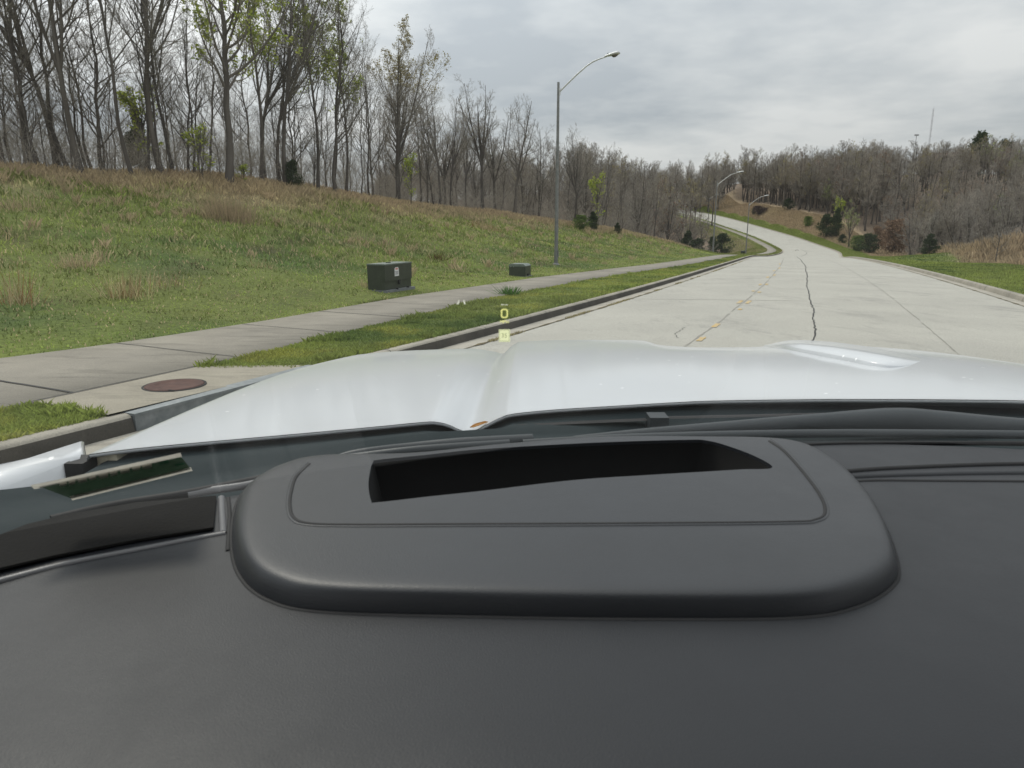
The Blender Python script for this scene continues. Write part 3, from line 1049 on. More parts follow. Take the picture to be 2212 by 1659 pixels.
# ---- far trees: one mesh each, coarser and thicker twigs
def far_mesh(name, seed, h, leaf=0, leafcol=None, leafsize=.3, tw=6, **kw):
    kw.setdefault('fine', 2)
    tp, tr, l1, l2, l3, l4 = tree_arrays(seed, h, kw.pop('r', .19), tw=tw, twig=.012, far=True, **kw)
    rng = np.random.default_rng(seed)
    g = Geo()
    for P, R in zip(tp, tr):
        v, q = tubes(P, R, 5); g.add(v, q, BARK * 1.3)
    v, q = tubes(*l1, 3); g.add(v, q, BARKL)
    v, q = tubes(*l2, 3); g.add(v, q, BARKL * 1.1)
    tcol = (TWIG + (TWIGR - TWIG) * rng.random()) * 1.15
    for P, R in (l3, l4):
        if P is None: continue
        d = rng.normal(size=(len(P), 3)); d /= np.linalg.norm(d, axis=1, keepdims=True)
        w_ = d * R[:, :1] * 1.5
        V = np.stack([P[:, 0] - w_, P[:, 0] + w_, P[:, -1]], 1).reshape(-1, 3)
        g.add(V, np.arange(len(V)).reshape(-1, 3), np.repeat(tcol * rng.uniform(.75, 1.3, (len(P), 1)), 3, 0))
    if leaf:
        ends = l3[0][:, -1]
        cl = fbm(ends[:, 0] + 9, ends[:, 1] + ends[:, 2], 2.6, 4)
        E_ = ends[rng.random(len(ends)) < leaf * (.3 + 1.4 * sstep(.35, .65, cl))]
        V, F, col = leaf_quads(E_ + rng.normal(0, .15, E_.shape), leafsize, rng, np.asarray(leafcol))
        g.add(V, F, col)
    me = mesh_np(name, np.concatenate(g.v), [np.concatenate(g.q), np.concatenate(g.t)], True, np.concatenate(g.c))
    return me, h


FK = dict(sub=9, tw=8, fine=5)
FAR = {
    'far_a': far_mesh('far_tree', 51, 15, limbs=20, low=.30, spread=(34, 62), **FK),
    'far_b': far_mesh('far_tree', 52, 16, fork=2, limbs=17, low=.36, spread=(38, 66), **FK),
    'far_c': far_mesh('far_tree', 53, 14, fork=3, limbs=14, low=.32, spread=(38, 66), **FK),
    'far_d': far_mesh('far_tree', 54, 15, limbs=24, low=.24, spread=(42, 70), r=.22, **FK),
    'far_e': far_mesh('far_tree', 55, 17, fork=2, limbs=18, low=.40, spread=(34, 60), **FK),
    'far_gold': far_mesh('far_tree', 56, 15, fork=2, limbs=18, low=.32, leaf=.35, leafcol=BUDGOLD, leafsize=.2, spread=(36, 62), **FK),
    'far_red': far_mesh('far_tree', 57, 14, fork=2, limbs=18, low=.28, leaf=.3, leafcol=BUDRED, leafsize=.2, spread=(36, 62), **FK),
    'far_green': far_mesh('far_tree', 58, 11, fork=2, limbs=16, sub=8, low=.25, leaf=.55, leafcol=PALEGR, leafsize=.26),
    'far_bush': far_mesh('far_tree', 59, 7, fork=4, limbs=18, sub=8, low=.1, spread=(30, 60), r=.08),
}
KF = ['far_a', 'far_b', 'far_c', 'far_d', 'far_e', 'far_a', 'far_d', 'far_red']
g_v = 'bare trees of the valley wood behind the slope'
fill_trees(36, 880, 1480, 100, 170, KF + ['far_gold'], 13, 17, 'far bare tree of the valley wood seen over the grass slope', g_v, 'far_tree', False, 11, rel=False)
fill_trees(20, 1330, 1520, 135, 205, ['far_a', 'far_c', 'far_bush', 'far_b'], 7, 11, 'bare tree in the hollow left of the climbing road', 'bare trees in the hollow left of the far road', 'far_tree', False, 12, rel=False)
g_b = 'trees on the bank beyond the far road'
for k in range(54):
    q = road_pt(206 + 4.4 * k + R_.uniform(-3, 3), 19.5 + 13 * R_.random() ** 1.4) if k < 40 else road_pt(R_.uniform(250, 312), R_.uniform(21, 42))
    p = np.array([q[0], q[1], ground_z(q[0], q[1])])
    key = R_.choice(KF + ['far_gold', 'far_gold', 'far_e'])
    o = link('far_tree', FAR[key][0], M_TWIG)
    s_ = R_.uniform(14, 18.5) / FAR[key][1]
    o.location, o.scale, o.rotation_euler = p - np.array([0, 0, .2]), (s_ * 1.15, s_ * 1.15, s_), (0, 0, R_.uniform(0, 6.28))
    tag(o, 'tall bare tree on top of the brown bank beyond the climbing road', 'tree', g_b)
fill_trees(62, 1830, 2330, 125, 200, KF + ['far_gold', 'far_green'], 9, 13.5, 'bare grey brown tree in the lower part of the right hillside wood', 'trees low in the right hillside wood', 'far_tree', False, 13, rel=False)
fill_trees(40, 1640, 1900, 165, 262, KF + ['far_gold'], 12, 16.5, 'bare tree behind the bank top in the middle of the right hillside wood', 'trees in the middle of the right hillside wood', 'far_tree', False, 16, rel=False)
fill_trees(44, 1500, 2330, 215, 300, KF + ['far_gold', 'far_gold'], 10.5, 14, 'bare tree high in the right hillside wood near the ridge', 'trees high in the right hillside wood', 'far_tree', False, 14, rel=False)
fill_trees(18, 1850, 2300, 98, 130, ['far_d', 'far_b', 'far_c', 'far_a'], 7.5, 11, 'large dark bare tree at the front edge of the right hillside wood', 'front trees of the right hillside wood', 'far_tree', False, 15, rel=False)
fill_trees(26, 1860, 2330, 80, 125, ['far_bush', 'far_bush', 'far_d', 'far_c'], 4.5, 8, 'low bushy bare tree in front of the right hillside wood', 'low bushy trees before the right hillside wood', 'far_tree', False, 17, rel=False)

# the woods behind all those, which read as one mass: many more trees joined in one object
def wood_mass(name, spots, seed, label=None):
    r = np.random.default_rng(seed)
    V, F4, F3, C, n = [], [], [], [], 0
    cache = {}
    for key in ('far_a', 'far_c', 'far_d', 'far_gold'):
        me = FAR[key][0]
        co = np.empty(len(me.vertices) * 3, np.float32); me.vertices.foreach_get('co', co)
        cc = np.empty(len(me.vertices) * 4, np.float32); me.attributes['tint'].data.foreach_get('color', cc)
        vi = np.empty(len(me.loops), np.int32); me.loops.foreach_get('vertex_index', vi)
        lt = np.empty(len(me.polygons), np.int32); me.polygons.foreach_get('loop_total', lt)
        nq = int((lt == 4).sum())
        q = vi[:nq * 4].reshape(-1, 4)
        t = vi[nq * 4:].reshape(-1, 3)
        cache[key] = (co.reshape(-1, 3), cc.reshape(-1, 4)[:, :3], q, t)
    for (x, y, z, h) in spots:
        key = ('far_a', 'far_c', 'far_d', 'far_a', 'far_d', 'far_gold')[r.integers(0, 6)]
        co, cc, q, t = cache[key]
        a = r.random() * 6.28
        s_ = h / FAR[key][1]
        M = np.array([[math.cos(a), -math.sin(a), 0], [math.sin(a), math.cos(a), 0], [0, 0, 1]]) * s_
        V.append(co @ M.T * np.array([1.2, 1.2, 1]) + np.array([x, y, z])); C.append(cc * r.uniform(.8, 1.2))
        F4.append(q + n); F3.append(t + n); n += len(co)
    me = mesh_np(name, np.concatenate(V), [np.concatenate(F4), np.concatenate(F3)], True, np.concatenate(C))
    return tag(link(name, me, M_TWIG), label, 'wood', None, 'stuff')


rr = np.random.default_rng(31)
spots = []
for px0, px1, d0, d1, n, h0, h1 in ((820, 1440, 200, 320, 130, 13, 16), (1370, 1560, 265, 340, 60, 13, 17), (1230, 1480, 225, 330, 75, 16, 20), (1480, 1880, 225, 330, 130, 12, 16), (1780, 2400, 140, 215, 80, 9, 13), (1600, 2400, 215, 300, 170, 10, 13), (1860, 2080, 195, 265, 45, 10, 13), (-200, 850, 160, 300, 50, 8, 10)):
    for _ in range(n):
        px, D = rr.uniform(px0, px1), rr.uniform(d0, d1)
        p = on_ground(px, D)
        a, b = road_st(p[:1], p[1:2])
        if -9 < b[0] < 21 and a[0] < 305:
            continue
        spots.append((p[0], p[1], p[2] - .3, rr.uniform(h0, h1)))
wood_mass('distant_wood', spots, 5, 'mass of bare trees filling the far hills behind the single trees')

# ------------------------------------------------------------------ cedars and shrubs
def cedar_mesh(name, seed, h, w, n=5200, cone=.75, size=.16, cols=((.026, .042, .018), (.040, .060, .026), (.058, .080, .034)), stem=True, lumpy=.35):
    rng = np.random.default_rng(seed)
    g = Geo()
    nb = 46
    zt = rng.random(nb) ** .9
    az = rng.random(nb) * 6.28
    prof = lambda z: w * .5 * (np.clip(1 - z, 0, 1) ** cone * (.55 + .45 * sstep(0, .22, z))) + .03
    # sprays gathered along rising branches
    bz = .04 + .93 * zt
    L = prof(bz) * rng.uniform(1 - lumpy, 1 + lumpy * .5, nb)
    per = n // nb
    V = []
    for i in range(nb):
        f = rng.random(per) ** .6
        d = np.array([math.cos(az[i]), math.sin(az[i]), .55])
        c = np.array([0, 0, bz[i] * h * .92]) + d * (L[i] * f)[:, None] * np.array([1, 1, .8])
        c = c + rng.normal(0, .06 + .11 * L[i], (per, 3))
        V.append(c)
    C = np.concatenate(V)
    C[:, 2] = np.clip(C[:, 2], .03, h)
    m_ = len(C)
    up = rng.normal(0, .55, (m_, 3)) + np.array([0, 0, .7]) + np.stack([C[:, 0], C[:, 1], C[:, 0] * 0], 1) / (w + .1)
    up /= np.linalg.norm(up, axis=1, keepdims=True)
    b = rng.normal(size=(m_, 3)); b -= (b * up).sum(1, keepdims=True) * up; b /= np.linalg.norm(b, axis=1, keepdims=True)
    s_ = (size * rng.uniform(.6, 1.4, m_))[:, None]
    T = np.stack([C - b * s_ * .3, C + b * s_ * .3, C + up * s_], 1).reshape(-1, 3)
    cc = np.asarray(cols)[rng.integers(0, len(cols), m_)] * rng.uniform(.7, 1.35, (m_, 1))
    g.add(T, np.arange(m_ * 3).reshape(-1, 3), np.repeat(cc, 3, 0))
    crown = mesh_np(name + '_crown', np.concatenate(g.v), [np.concatenate(g.t)], False, np.concatenate(g.c))
    z = np.linspace(0, 1, 7)
    v, q = tubes(np.stack([.02 * np.sin(z * 5), .02 * np.cos(z * 4), z * h * .9], 1)[None], (w * .035 * (1 - z * .9))[None], 6)
    trunk = mesh_np(name + '_trunk', v, [q], True, np.broadcast_to(BARK * .9, v.shape))
    return trunk, crown


CED = [cedar_mesh('cedar', 61, 4.0, 2.6), cedar_mesh('cedar', 62, 4.0, 3.2, cone=.55, lumpy=.5), cedar_mesh('cedar', 63, 4.0, 2.0, cone=.9)]
SHR = {'green': cedar_mesh('shrub', 64, 2.4, 2.8, 4200, .4, .17, ((.10, .15, .04), (.14, .19, .05), (.08, .115, .035)), lumpy=.6),
       'purple': cedar_mesh('shrub', 65, 2.2, 3.0, 4600, .35, .13, ((.075, .052, .046), (.095, .062, .052), (.06, .045, .04)), lumpy=.5),
       'brown': cedar_mesh('shrub', 66, 3.4, 3.0, 4600, .4, .17, ((.22, .145, .095), (.18, .12, .08), (.25, .17, .11)), lumpy=.55)}
R_ = random.Random(9)


def bush(meshes, base_h, name, px, D, h, wide, label, cat, dz=0.0, rz=None, group=None, st=None):
    if st:
        q = road_pt(*st)
        p = np.array([q[0], q[1], ground_z(q[0], q[1])])
    else:
        p = on_ground(px, D)
    t = empty(name, (p[0], p[1], p[2] - .05 + dz), R_.uniform(0, 6.28) if rz is None else rz)
    s_ = h / base_h
    t.scale = (s_ * wide, s_ * wide, s_)
    tag(t, label, cat, group)
    link('trunk', meshes[0], M_BARK, t)
    link('crown', meshes[1], M_NEEDLE, t)
    return t


bush(CED[0], 4, 'cedar', 1488, 116, 5.6, 1.0, 'tall pointed dark cedar in the hollow left of the second lamp post', 'tree')
bush(CED[1], 4, 'cedar', 1506, 112, 4.2, 1.35, 'broad dark cedar below the pointed one, left of the second lamp post', 'tree')
bush(CED[1], 4, 'cedar', 1562, 112, 3.9, 1.2, 'round dark cedar between the second and the third lamp post', 'tree')
bush(CED[0], 4, 'cedar', 1540, 118, 4.0, 1.2, 'dark cedar directly behind the foot of the second lamp post', 'tree')
bush(CED[1], 4, 'cedar', 1772, 142, 6.6, 1.15, 'large dark cedar clump at the right roadside where the brown bank begins', 'tree', st=(204, 11.0))
bush(CED[0], 4, 'cedar', 1797, 140, 8.0, .75, 'narrow dark cedar joined to the right of the cedar clump where the brown bank begins', 'tree', st=(203, 13.2))
bush(CED[1], 4, 'cedar', 1866, 122, 4.4, 1.5, 'wide dark cedar at the right roadside in front of the brown wood edge', 'tree', st=(160, 11.0))
bush(CED[1], 4, 'cedar', 1815, 132, 2.6, 1.3, 'low dark cedar between two bigger cedars at the right roadside', 'tree', st=(193, 11.6))
bush(CED[0], 4, 'cedar', 2014, 68, 2.3, 1.35, 'small green cedar standing alone in the rusty grass on the right', 'tree')
bush(CED[0], 4, 'cedar', 1334, 80, 1.35, 1.25, 'tiny dark cedar alone on the grass slope', 'tree')
bush(CED[0], 4, 'cedar', 1280, 77, 2.2, 1.2, 'dark cedar under the fresh green sapling on the slope', 'tree')
bush(CED[1], 4, 'cedar', 638, 43, 1.9, .9, 'dark round cedar at the foot of the leafing trees on the hill', 'tree')
bush(CED[2], 4, 'cedar', 318, 46, 4.2, 1.0, 'narrow dark cedar half hidden inside the hilltop wood', 'tree')
bush(CED[1], 4, 'evergreen_tree', 2090, 292, 20, .75, 'tall dark evergreen rising from the ridge near the house roof', 'tree')
bush(CED[1], 4, 'evergreen_tree', 2147, 296, 16.5, .7, 'smaller dark evergreen on the ridge right of the tall one', 'tree')
bush(CED[1], 4, 'cedar', 1640, 262, 4.2, 1.3, 'dark round cedar among trunks on the bank top', 'tree', st=(254, 18.6))
bush(CED[0], 4, 'cedar', 1573, 226, 2.6, 1.1, 'small dark cedar on the face of the brown bank', 'tree', st=(268, 12.0))
bush(SHR['purple'], 2.2, 'shrub', 1596, 223, 3.0, 1.5, 'purple brown leafless shrub on the face of the brown bank', 'shrub', st=(264, 12.6))
bush(SHR['green'], 2.4, 'shrub', 1700, 190, 3.0, .9, 'small green shrub at the low end of the brown bank', 'shrub', st=(222, 12.4))
bush(SHR['green'], 2.4, 'shrub', 1838, 116, 3.4, 1.0, 'bright green shrub leaning on the wide cedar at the right roadside', 'shrub', st=(166, 9.6))
bush(SHR['brown'], 3.4, 'oak_sapling', 1938, 138, 7.6, .95, 'young oak still holding brown leaves at the edge of the right wood', 'tree')
bush(SHR['brown'], 3.4, 'oak_sapling', 1902, 158, 6.0, .9, 'smaller brown leaved young oak behind the wide cedar', 'tree')
bush(SHR['green'], 2.4, 'shrub', 1252, 74, 1.5, 1.2, 'low yellow green shrub left of the cedar on the slope', 'shrub')
bush(SHR['purple'], 2.2, 'shrub', 1400, 98, 2.2, 1.6, 'grey brown thicket bush at the edge of the hollow', 'shrub')

place_tree('pale_sapling', 'sapling', on_ground(1288, 79), 6.0, 1.0, 'fresh green sapling behind the dark cedar on the slope', 'tree', None, (0, 0), .85)
place_tree('pale_sapling', 'sapling', on_ground(890, 56), 4.0, 2.0, 'pale green sapling at the wood edge right of the budding tree', 'tree', None, (0, 0), .9)
place_tree('pale_sapling', 'sapling', np.append(road_pt(206, 14.2)[:2], ground_z(*road_pt(206, 14.2)[:2])), 9.5, 3.0, 'yellow green sapling rising behind the cedars where the brown bank begins', 'tree', None, (0, 0), .9)
place_tree('pale_sapling', 'sapling', on_ground(448, 37.5), 2.7, .7, 'low yellow green leafing sapling left of the thick trunked tree', 'tree', None, (0, 0), 1.5)
place_tree('pale_sapling', 'sapling', on_ground(535, 39), 1.1, 2.7, 'knee high green sapling at the foot of the thick trunked leafing tree', 'tree', None, (0, 0), 2.2)
place_tree('pale_sapling', 'sapling', on_ground(330, 39), 4.4, 1.7, 'pale green leafing sapling behind the leaning thin trunk', 'tree', None, (0, 0), 1.2)
place_tree('white_shrub', 'pale_shrub', on_ground(1992, 98), 6.0, .4, 'pale branched leafless shrub in front of the right hillside wood', 'shrub', None, (0, 0), 1.0)
place_tree('bare_sapling', 'sapling', on_ground(2160, 53), 3.6, .4, 'small bare sapling at the grass edge at the far right', 'tree', None, (0, 0), 1.15)
place_tree('bare_sapling', 'sapling', on_ground(1990, 110), 4.6, 2.4, 'bare dark sapling with straight trunk beside the pale shrub', 'tree')
o = link('far_tree', FAR['far_green'][0], M_TWIG); _q = road_pt(228, 20.5); p = np.array([_q[0], _q[1], ground_z(_q[0], _q[1])]); o.location = p; o.scale = (.85, .85, .9)
tag(o, 'pale green leafing tree on the bank top near its low end', 'tree')
o = link('far_tree', FAR['far_green'][0], M_TWIG); p = on_ground(1838, 165); o.location = p; o.scale = (.85, .85, .95)
tag(o, 'pale green leafing tree in the lower right wood', 'tree')
o = link('far_tree', FAR['far_green'][0], M_TWIG); p = on_ground(2120, 215); o.location = p; o.scale = (1.5, 1.5, 1.25)
tag(o, 'yellow green leafing tree just below the house roof', 'tree')


# ------------------------------------------------------------------ grass, dead grass, brush
def blades(name, xyz, h, w, col, lean=.5, seed=1, kind_label=None, curve=True, mat=None, cat='grass'):
    rng = np.random.default_rng(seed)
    n = len(xyz)
    a = rng.random(n) * 6.283
    side = np.stack([np.cos(a), np.sin(a), np.zeros(n)], 1) * (w * .5)[:, None]
    b = rng.random(n) * 6.283
    ln_ = np.stack([np.cos(b), np.sin(b), np.zeros(n)], 1) * (h * lean * rng.random(n))[:, None]
    up = np.stack([np.zeros(n), np.zeros(n), h], 1)
    V = np.stack([xyz - side, xyz + side, xyz + up * .62 + ln_ * .35 + side * .6, xyz + up + ln_], 1)
    V = V.reshape(-1, 3)
    i = np.arange(n) * 4
    F = np.concatenate([np.stack([i, i + 1, i + 2], 1), np.stack([i, i + 2, i + 3], 1)])
    o = link(name, mesh_np(name, V, [F], False, np.repeat(col, 4, 0)), mat or M_BLADE)
    return tag(o, kind_label, cat, None, 'stuff')


def scatter_st(n, s0, s1, tfun0, tfun1, seed, ref=14.0, pw=1.5, fov=41):
    rng = np.random.default_rng(seed)
    s = rng.uniform(s0, s1, n)
    a, b = tfun0(s), tfun1(s)
    t = a + (b - a) * rng.random(n)
    p = road_pt(s, t)
    d = np.hypot(p[:, 0], p[:, 1])
    az = np.degrees(np.arctan2(p[:, 0], p[:, 1]))
    k = (abs(az) < fov) & (rng.random(n) < np.minimum(1, (ref / np.maximum(d, 1)) ** pw))
    s, t, p, d = s[k], t[k], p[k], d[k]
    p[:, 2] = surf(p[:, 0], p[:, 1], (s, t)) - .01
    return s, t, p, d


def tuft(p, s, t, rng, k, rad):
    """each place becomes a tussock of k blades"""
    q = np.repeat(p, k, 0)
    q[:, :2] += rng.normal(0, 1, (len(q), 2)) * np.repeat(rad, k)[:, None]
    return q, np.repeat(s, k), np.repeat(t, k)


rng = np.random.default_rng(17)
# the grass slope
s, t, p, d = scatter_st(520000, -3, 100, lambda s: sw_out(s) + .03, lambda s: -tree_t(s) - 1.5, 41, 13, 1.35)
c = land_colour(p[:, 0], p[:, 1], s, t) * rng.uniform(.8, 1.7, (len(s), 1)) * (.68 + .85 * sstep(.3, .7, fbm(p[:, 0], p[:, 1], .55, 6, 2)))[:, None]
u = np.clip((-t - 9.4) / np.maximum(tree_t(s) - 9.4, 1), 0, 1.2)
pale = rng.random(len(s)) < .13 + .16 * u
c[pale] = TAN * rng.uniform(.8, 1.5, (pale.sum(), 1))
tus = sstep(.45, .68, fbm(p[:, 0], p[:, 1], .9, 6))
h = (.045 + .07 * sstep(.05, .5, u) + .09 * sstep(.5, 1.0, u)) * rng.uniform(.5, 1.5, len(s)) * (1 + .6 * tus * sstep(.05, .3, u))
w_ = .013 + .0011 * d
blades('grass', p, h, w_, c, .9, 1, 'green and dry grass covering the slope left of the sidewalk')
# tussocks and dead stalk clumps on the slope
s, t, p, d = scatter_st(5200, -2, 85, lambda s: sw_out(s) - 1.6, lambda s: -tree_t(s), 42, 22, .9)
u = np.clip((-t - 9.4) / np.maximum(tree_t(s) - 9.4, 1), 0, 1.2)
k = rng.random(len(s)) < .05 + .40 * sstep(.35, .95, u) * sstep(.35, .65, fbm(p[:, 0], p[:, 1], 5, 4))
s, t, p, u = s[k], t[k], p[k], u[k]
q, s2, t2 = tuft(p, s, t, rng, 26, .07 + .10 * rng.random(len(p)))
u2 = np.repeat(u, 26)
base = TAN + (RUST * 1.15 - TAN) * (np.repeat(rng.random(len(p)), 26) * (.3 + .7 * u2))[:, None]
blades('dry_grass', q, (.14 + .26 * np.repeat(rng.random(len(p)), 26) + .12 * u2) * rng.uniform(.6, 1.2, len(q)), np.full(len(q), .016), base * rng.uniform(.7, 1.35, (len(q), 1)), .75, 2, 'straw coloured tussocks of dead grass dotted over the slope')
# rust tall grass along the foot of the wood
s, t, p, d = scatter_st(120000, -4, 96, lambda s: -tree_t(s) + np.clip(.20 * tree_t(s), 1.5, 6.0), lambda s: -tree_t(s) - 2.5, 43, 30, .6)
dens = sstep(.3, .65, fbm(p[:, 0], p[:, 1], 3.5, 7) * .6 + .45 * sstep(5, 0, (-t - tree_t(s)) * -1))
k = rng.random(len(s)) < dens
s, t, p, d = s[k], t[k], p[k], d[k]
mix_ = fbm(p[:, 0], p[:, 1], 4, 2)[:, None]
blades('dry_grass', p, .30 * rng.uniform(.5, 1.6, len(s)), .012 + .0006 * d, (RUST * (1 - mix_) + TAN * mix_) * rng.uniform(.6, 1.4, (len(s), 1)), .6, 3, 'rust brown tall dead grass in a band along the foot of the hilltop wood')
# left strip between kerb and sidewalk, and the right verge
s, t, p, d = scatter_st(420000, -3, 120, lambda s: np.full(len(s), -HW - .15), lambda s: sw_in(s) + .02, 44, 9, 1.45)
wob_ = (fbm(p[:, 0], p[:, 1], .5, 2) - .5) * .5
k = ~((s > 2.92 + wob_ * .5) & (s < 4.72 + .62 * (t + 6.9) + wob_))
s, t, p, d = s[k], t[k], p[k], d[k]
c = land_colour(p[:, 0], p[:, 1], s, np.full(len(s), -9.4)) * 1.12
yel = fbm(p[:, 0], p[:, 1], 1.1, 3)
c = c + (np.array([.36, .34, .08]) - c) * (sstep(.50, .68, yel) * .5)[:, None]
c = c * rng.uniform(.65, 1.45, (len(s), 1))
edge_h = 1 + .35 * sstep(.3, .05, abs(t - sw_in(s))) * (fbm(p[:, 0], p[:, 1], .9, 5) > .55)
blades('verge_grass', p, (.035 + .03 * rng.random(len(s))) * edge_h * (1 + .8 * (yel < .42)), .010 + .0013 * d, c, 1.0, 4, 'bright yellow green grass strip between the left kerb and the sidewalk')
s, t, p, d = scatter_st(260000, 8, 150, lambda s: np.full(len(s), HW + .18), lambda s: np.interp(s, [0, 90, 125, 170], [12.6, 12.4, 9.8, 9.8]), 45, 22, 1.3)
c = land_colour(p[:, 0], p[:, 1], s, t) * rng.uniform(.65, 1.45, (len(s), 1))
blades('verge_grass', p, .07 * rng.uniform(.5, 1.6, len(s)), .012 + .0010 * d, c, .9, 5, 'green grass verge along the right kerb')
# far verges left and right of the climbing road
s, t, p, d = scatter_st(120000, 100, 330, lambda s: np.full(len(s), HW + .18), lambda s: np.full(len(s), 10.2), 46, 130, .5)
c = GREEN * 1.15 + (YGREEN - GREEN) * rng.random((len(s), 1)) * .6
blades('verge_grass', p, .16 * rng.uniform(.5, 1.5, len(s)), np.full(len(s), .10), c * rng.uniform(.7, 1.3, (len(s), 1)), .9, 6, 'bright green grass strip right of the far climbing road')
s, t, p, d = scatter_st(90000, 88, 260, lambda s: np.full(len(s), -HW - .18), lambda s: -12 - 6 * sstep(100, 120, s), 47, 130, .5)
k = (t > sw_in(s) + .05) | (t < sw_out(s) - .05)
s, t, p, d = s[k], t[k], p[k], d[k]
c = GREEN * 1.05 + (TAN - GREEN) * (rng.random((len(s), 1)) * (.15 + .55 * (fbm(p[:, 0], p[:, 1], 6, 2) > .55))[:, None])
blades('verge_grass', p, .16 * rng.uniform(.5, 1.5, len(s)), np.full(len(s), .09), c * rng.uniform(.7, 1.3, (len(s), 1)), .9, 7, 'green grass strips beside the sidewalk in the dip')
# dead brush: right of the near verge, and over the cut bank
s, t, p, d = scatter_st(150000, 22, 175, lambda s: np.interp(s, [0, 90, 125, 170], [12.4, 12.2, 9.8, 9.9]), lambda s: np.interp(s, [0, 90, 125, 175], [27, 24, 20, 18]), 48, 45, .8)
k = rng.random(len(s)) < sstep(.28, .55, fbm(p[:, 0], p[:, 1], 3.0, 1))
s, t, p, d = s[k], t[k], p[k], d[k]
mix_ = (fbm(p[:, 0], p[:, 1], 5, 4)[:, None] * .9)
into = sstep(0, 4, t - 12)
blades('dry_brush', p, (.25 + .65 * into) * rng.uniform(.4, 1.5, len(s)), .02 + .0007 * d, (RUST * (1 - mix_) + TAN * .8 * mix_) * rng.uniform(.5, 1.4, (len(s), 1)), .6, 8, 'rust brown dead brush beyond the right verge', cat='brush')
s, t, p, d = scatter_st(120000, 168, 370, lambda s: np.full(len(s), 10.1), lambda s: np.full(len(s), 19.0), 49, 170, .5)
mix_ = fbm(p[:, 0], p[:, 1], 7, 4)[:, None]
blades('dry_brush', p, .38 * rng.uniform(.4, 1.5, len(s)), np.full(len(s), .12), (RUST * (1 - mix_ * .9) + TAN * .9 * mix_) * rng.uniform(.55, 1.35, (len(s), 1)), .7, 9, 'brown dead grass and brush covering the cut bank beyond the far road', cat='brush')


def thicket(name, pts, hs, seed, label, col=(TWIG, TWIGR), r=.010, sub=5, fine=4):
    rng = np.random.default_rng(seed)
    n = len(pts)
    m_ = 5
    d = rng.normal(0, .35, (n, 3)); d[:, 2] = 1
    P = np.empty((n, m_, 3)); P[:, 0] = pts
    for k in range(1, m_):
        d = d + rng.normal(0, .16, (n, 3)); d /= np.linalg.norm(d, axis=1, keepdims=True)
        P[:, k] = P[:, k - 1] + d * (hs / (m_ - 1))[:, None]
    R = np.broadcast_to(r * np.linspace(1, .45, m_), (n, m_)) * rng.uniform(.7, 1.6, (n, 1))
    g = Geo()
    v, q = tubes(P, R, 3); g.add(v, q, np.repeat(col[0] + (col[1] - col[0]) * rng.random((n, 1)), m_ * 3, 0) * .8)
    P2, R2 = spawn(P, R, sub, (.2, 1), (25, 65), (.25, .5), 3, .04, .2, .7, r * .6, rng, .5)
    v, q = tubes(P2, R2, 3); g.add(v, q, np.repeat(col[0] + (col[1] - col[0]) * rng.random((len(P2), 1)), 9, 0))
    P3, R3 = spawn(P2, R2, fine, (.2, 1), (25, 65), (.3, .6), 2, .03, .2, .7, r * .5, rng, .6)
    dd = rng.normal(size=(len(P3), 3)); dd /= np.linalg.norm(dd, axis=1, keepdims=True)
    V = np.stack([P3[:, 0] - dd * R3[:, :1] * 1.4, P3[:, 0] + dd * R3[:, :1] * 1.4, P3[:, -1]], 1).reshape(-1, 3)
    g.add(V, np.arange(len(V)).reshape(-1, 3), np.repeat(col[0] + (col[1] - col[0]) * rng.random((len(P3), 1)), 3, 0))
    o = g.build(name, M_TWIG, None, True, True)
    return tag(o, label, 'brush', None, 'stuff')


def ground_pts(n, px0, px1, d0, d1, seed, rel=True):
    r = np.random.default_rng(seed)
    px = r.uniform(px0, px1, n)
    D = (np.interp(px, TREEL[:, 0], TREEL[:, 2]) if rel else 0) + r.uniform(d0, d1, n)
    x, y = (px - PW / 2) / F_PX * D, D * 1.025
    return np.stack([x, y, surf(x, y) - .05], 1)


r = np.random.default_rng(8)
p = ground_pts(4400, -250, 1380, .3, 15, 21)
thicket('undergrowth', p, r.uniform(1.2, 4.8, len(p)) * (.45 + .9 * vnoise(p[:, 0], p[:, 1], 5, 3)), 3, 'grey leafless thicket of twigs under the hilltop trees', r=.0065, col=(TWIG * 1.35, TWIGR * 1.3))
p = ground_pts(900, 1180, 1540, 6, 60, 22)
thicket('undergrowth', p, r.uniform(1.0, 3.6, len(p)), 4, 'grey brown brush filling the hollow behind the slope', r=.022, sub=5, fine=4)
p = ground_pts(2600, 1760, 2350, 62, 190, 23, False)
_a, _b = road_st(p[:, 0], p[:, 1])
p = p[_b > np.where(_a > 150, 20, 15)]
thicket('undergrowth', p, r.uniform(1.0, 3.4, len(p)), 5, 'brown twiggy brush along the foot of the right hillside wood', r=.022, col=(TWIG * .8, TWIGR))
p = ground_pts(2200, 1380, 1860, 175, 310, 24, False)
p = p[road_st(p[:, 0], p[:, 1])[1] > 19.5]
if len(p):
    thicket('undergrowth', p, r.uniform(1.0, 3.0, len(p)), 6, 'thin brush between the trunks on the bank top', r=.035, col=(TWIG * .8, TWIGR))
s, t, p, d = scatter_st(9000, 3, 60, lambda s: np.full(len(s), -HW + .36), lambda s: np.full(len(s), -HW + .46), 51, 12, 1.0)
k = rng.random(len(s)) < sstep(.5, .62, vnoise(s, s * 0, .8, 2))
s, t, p, d = s[k], t[k], p[k], d[k]
p[:, 2] = road_pt(s, t)[:, 2] + .004
blades('gutter_weeds', p, .02 + .03 * rng.random(len(s)), .008 + .001 * d, (RUST * .6 + GREEN * .5) * rng.uniform(.5, 1.4, (len(s), 1)), 1.2, 12, 'thin line of dry weeds in the joint of the left gutter', cat='weeds')
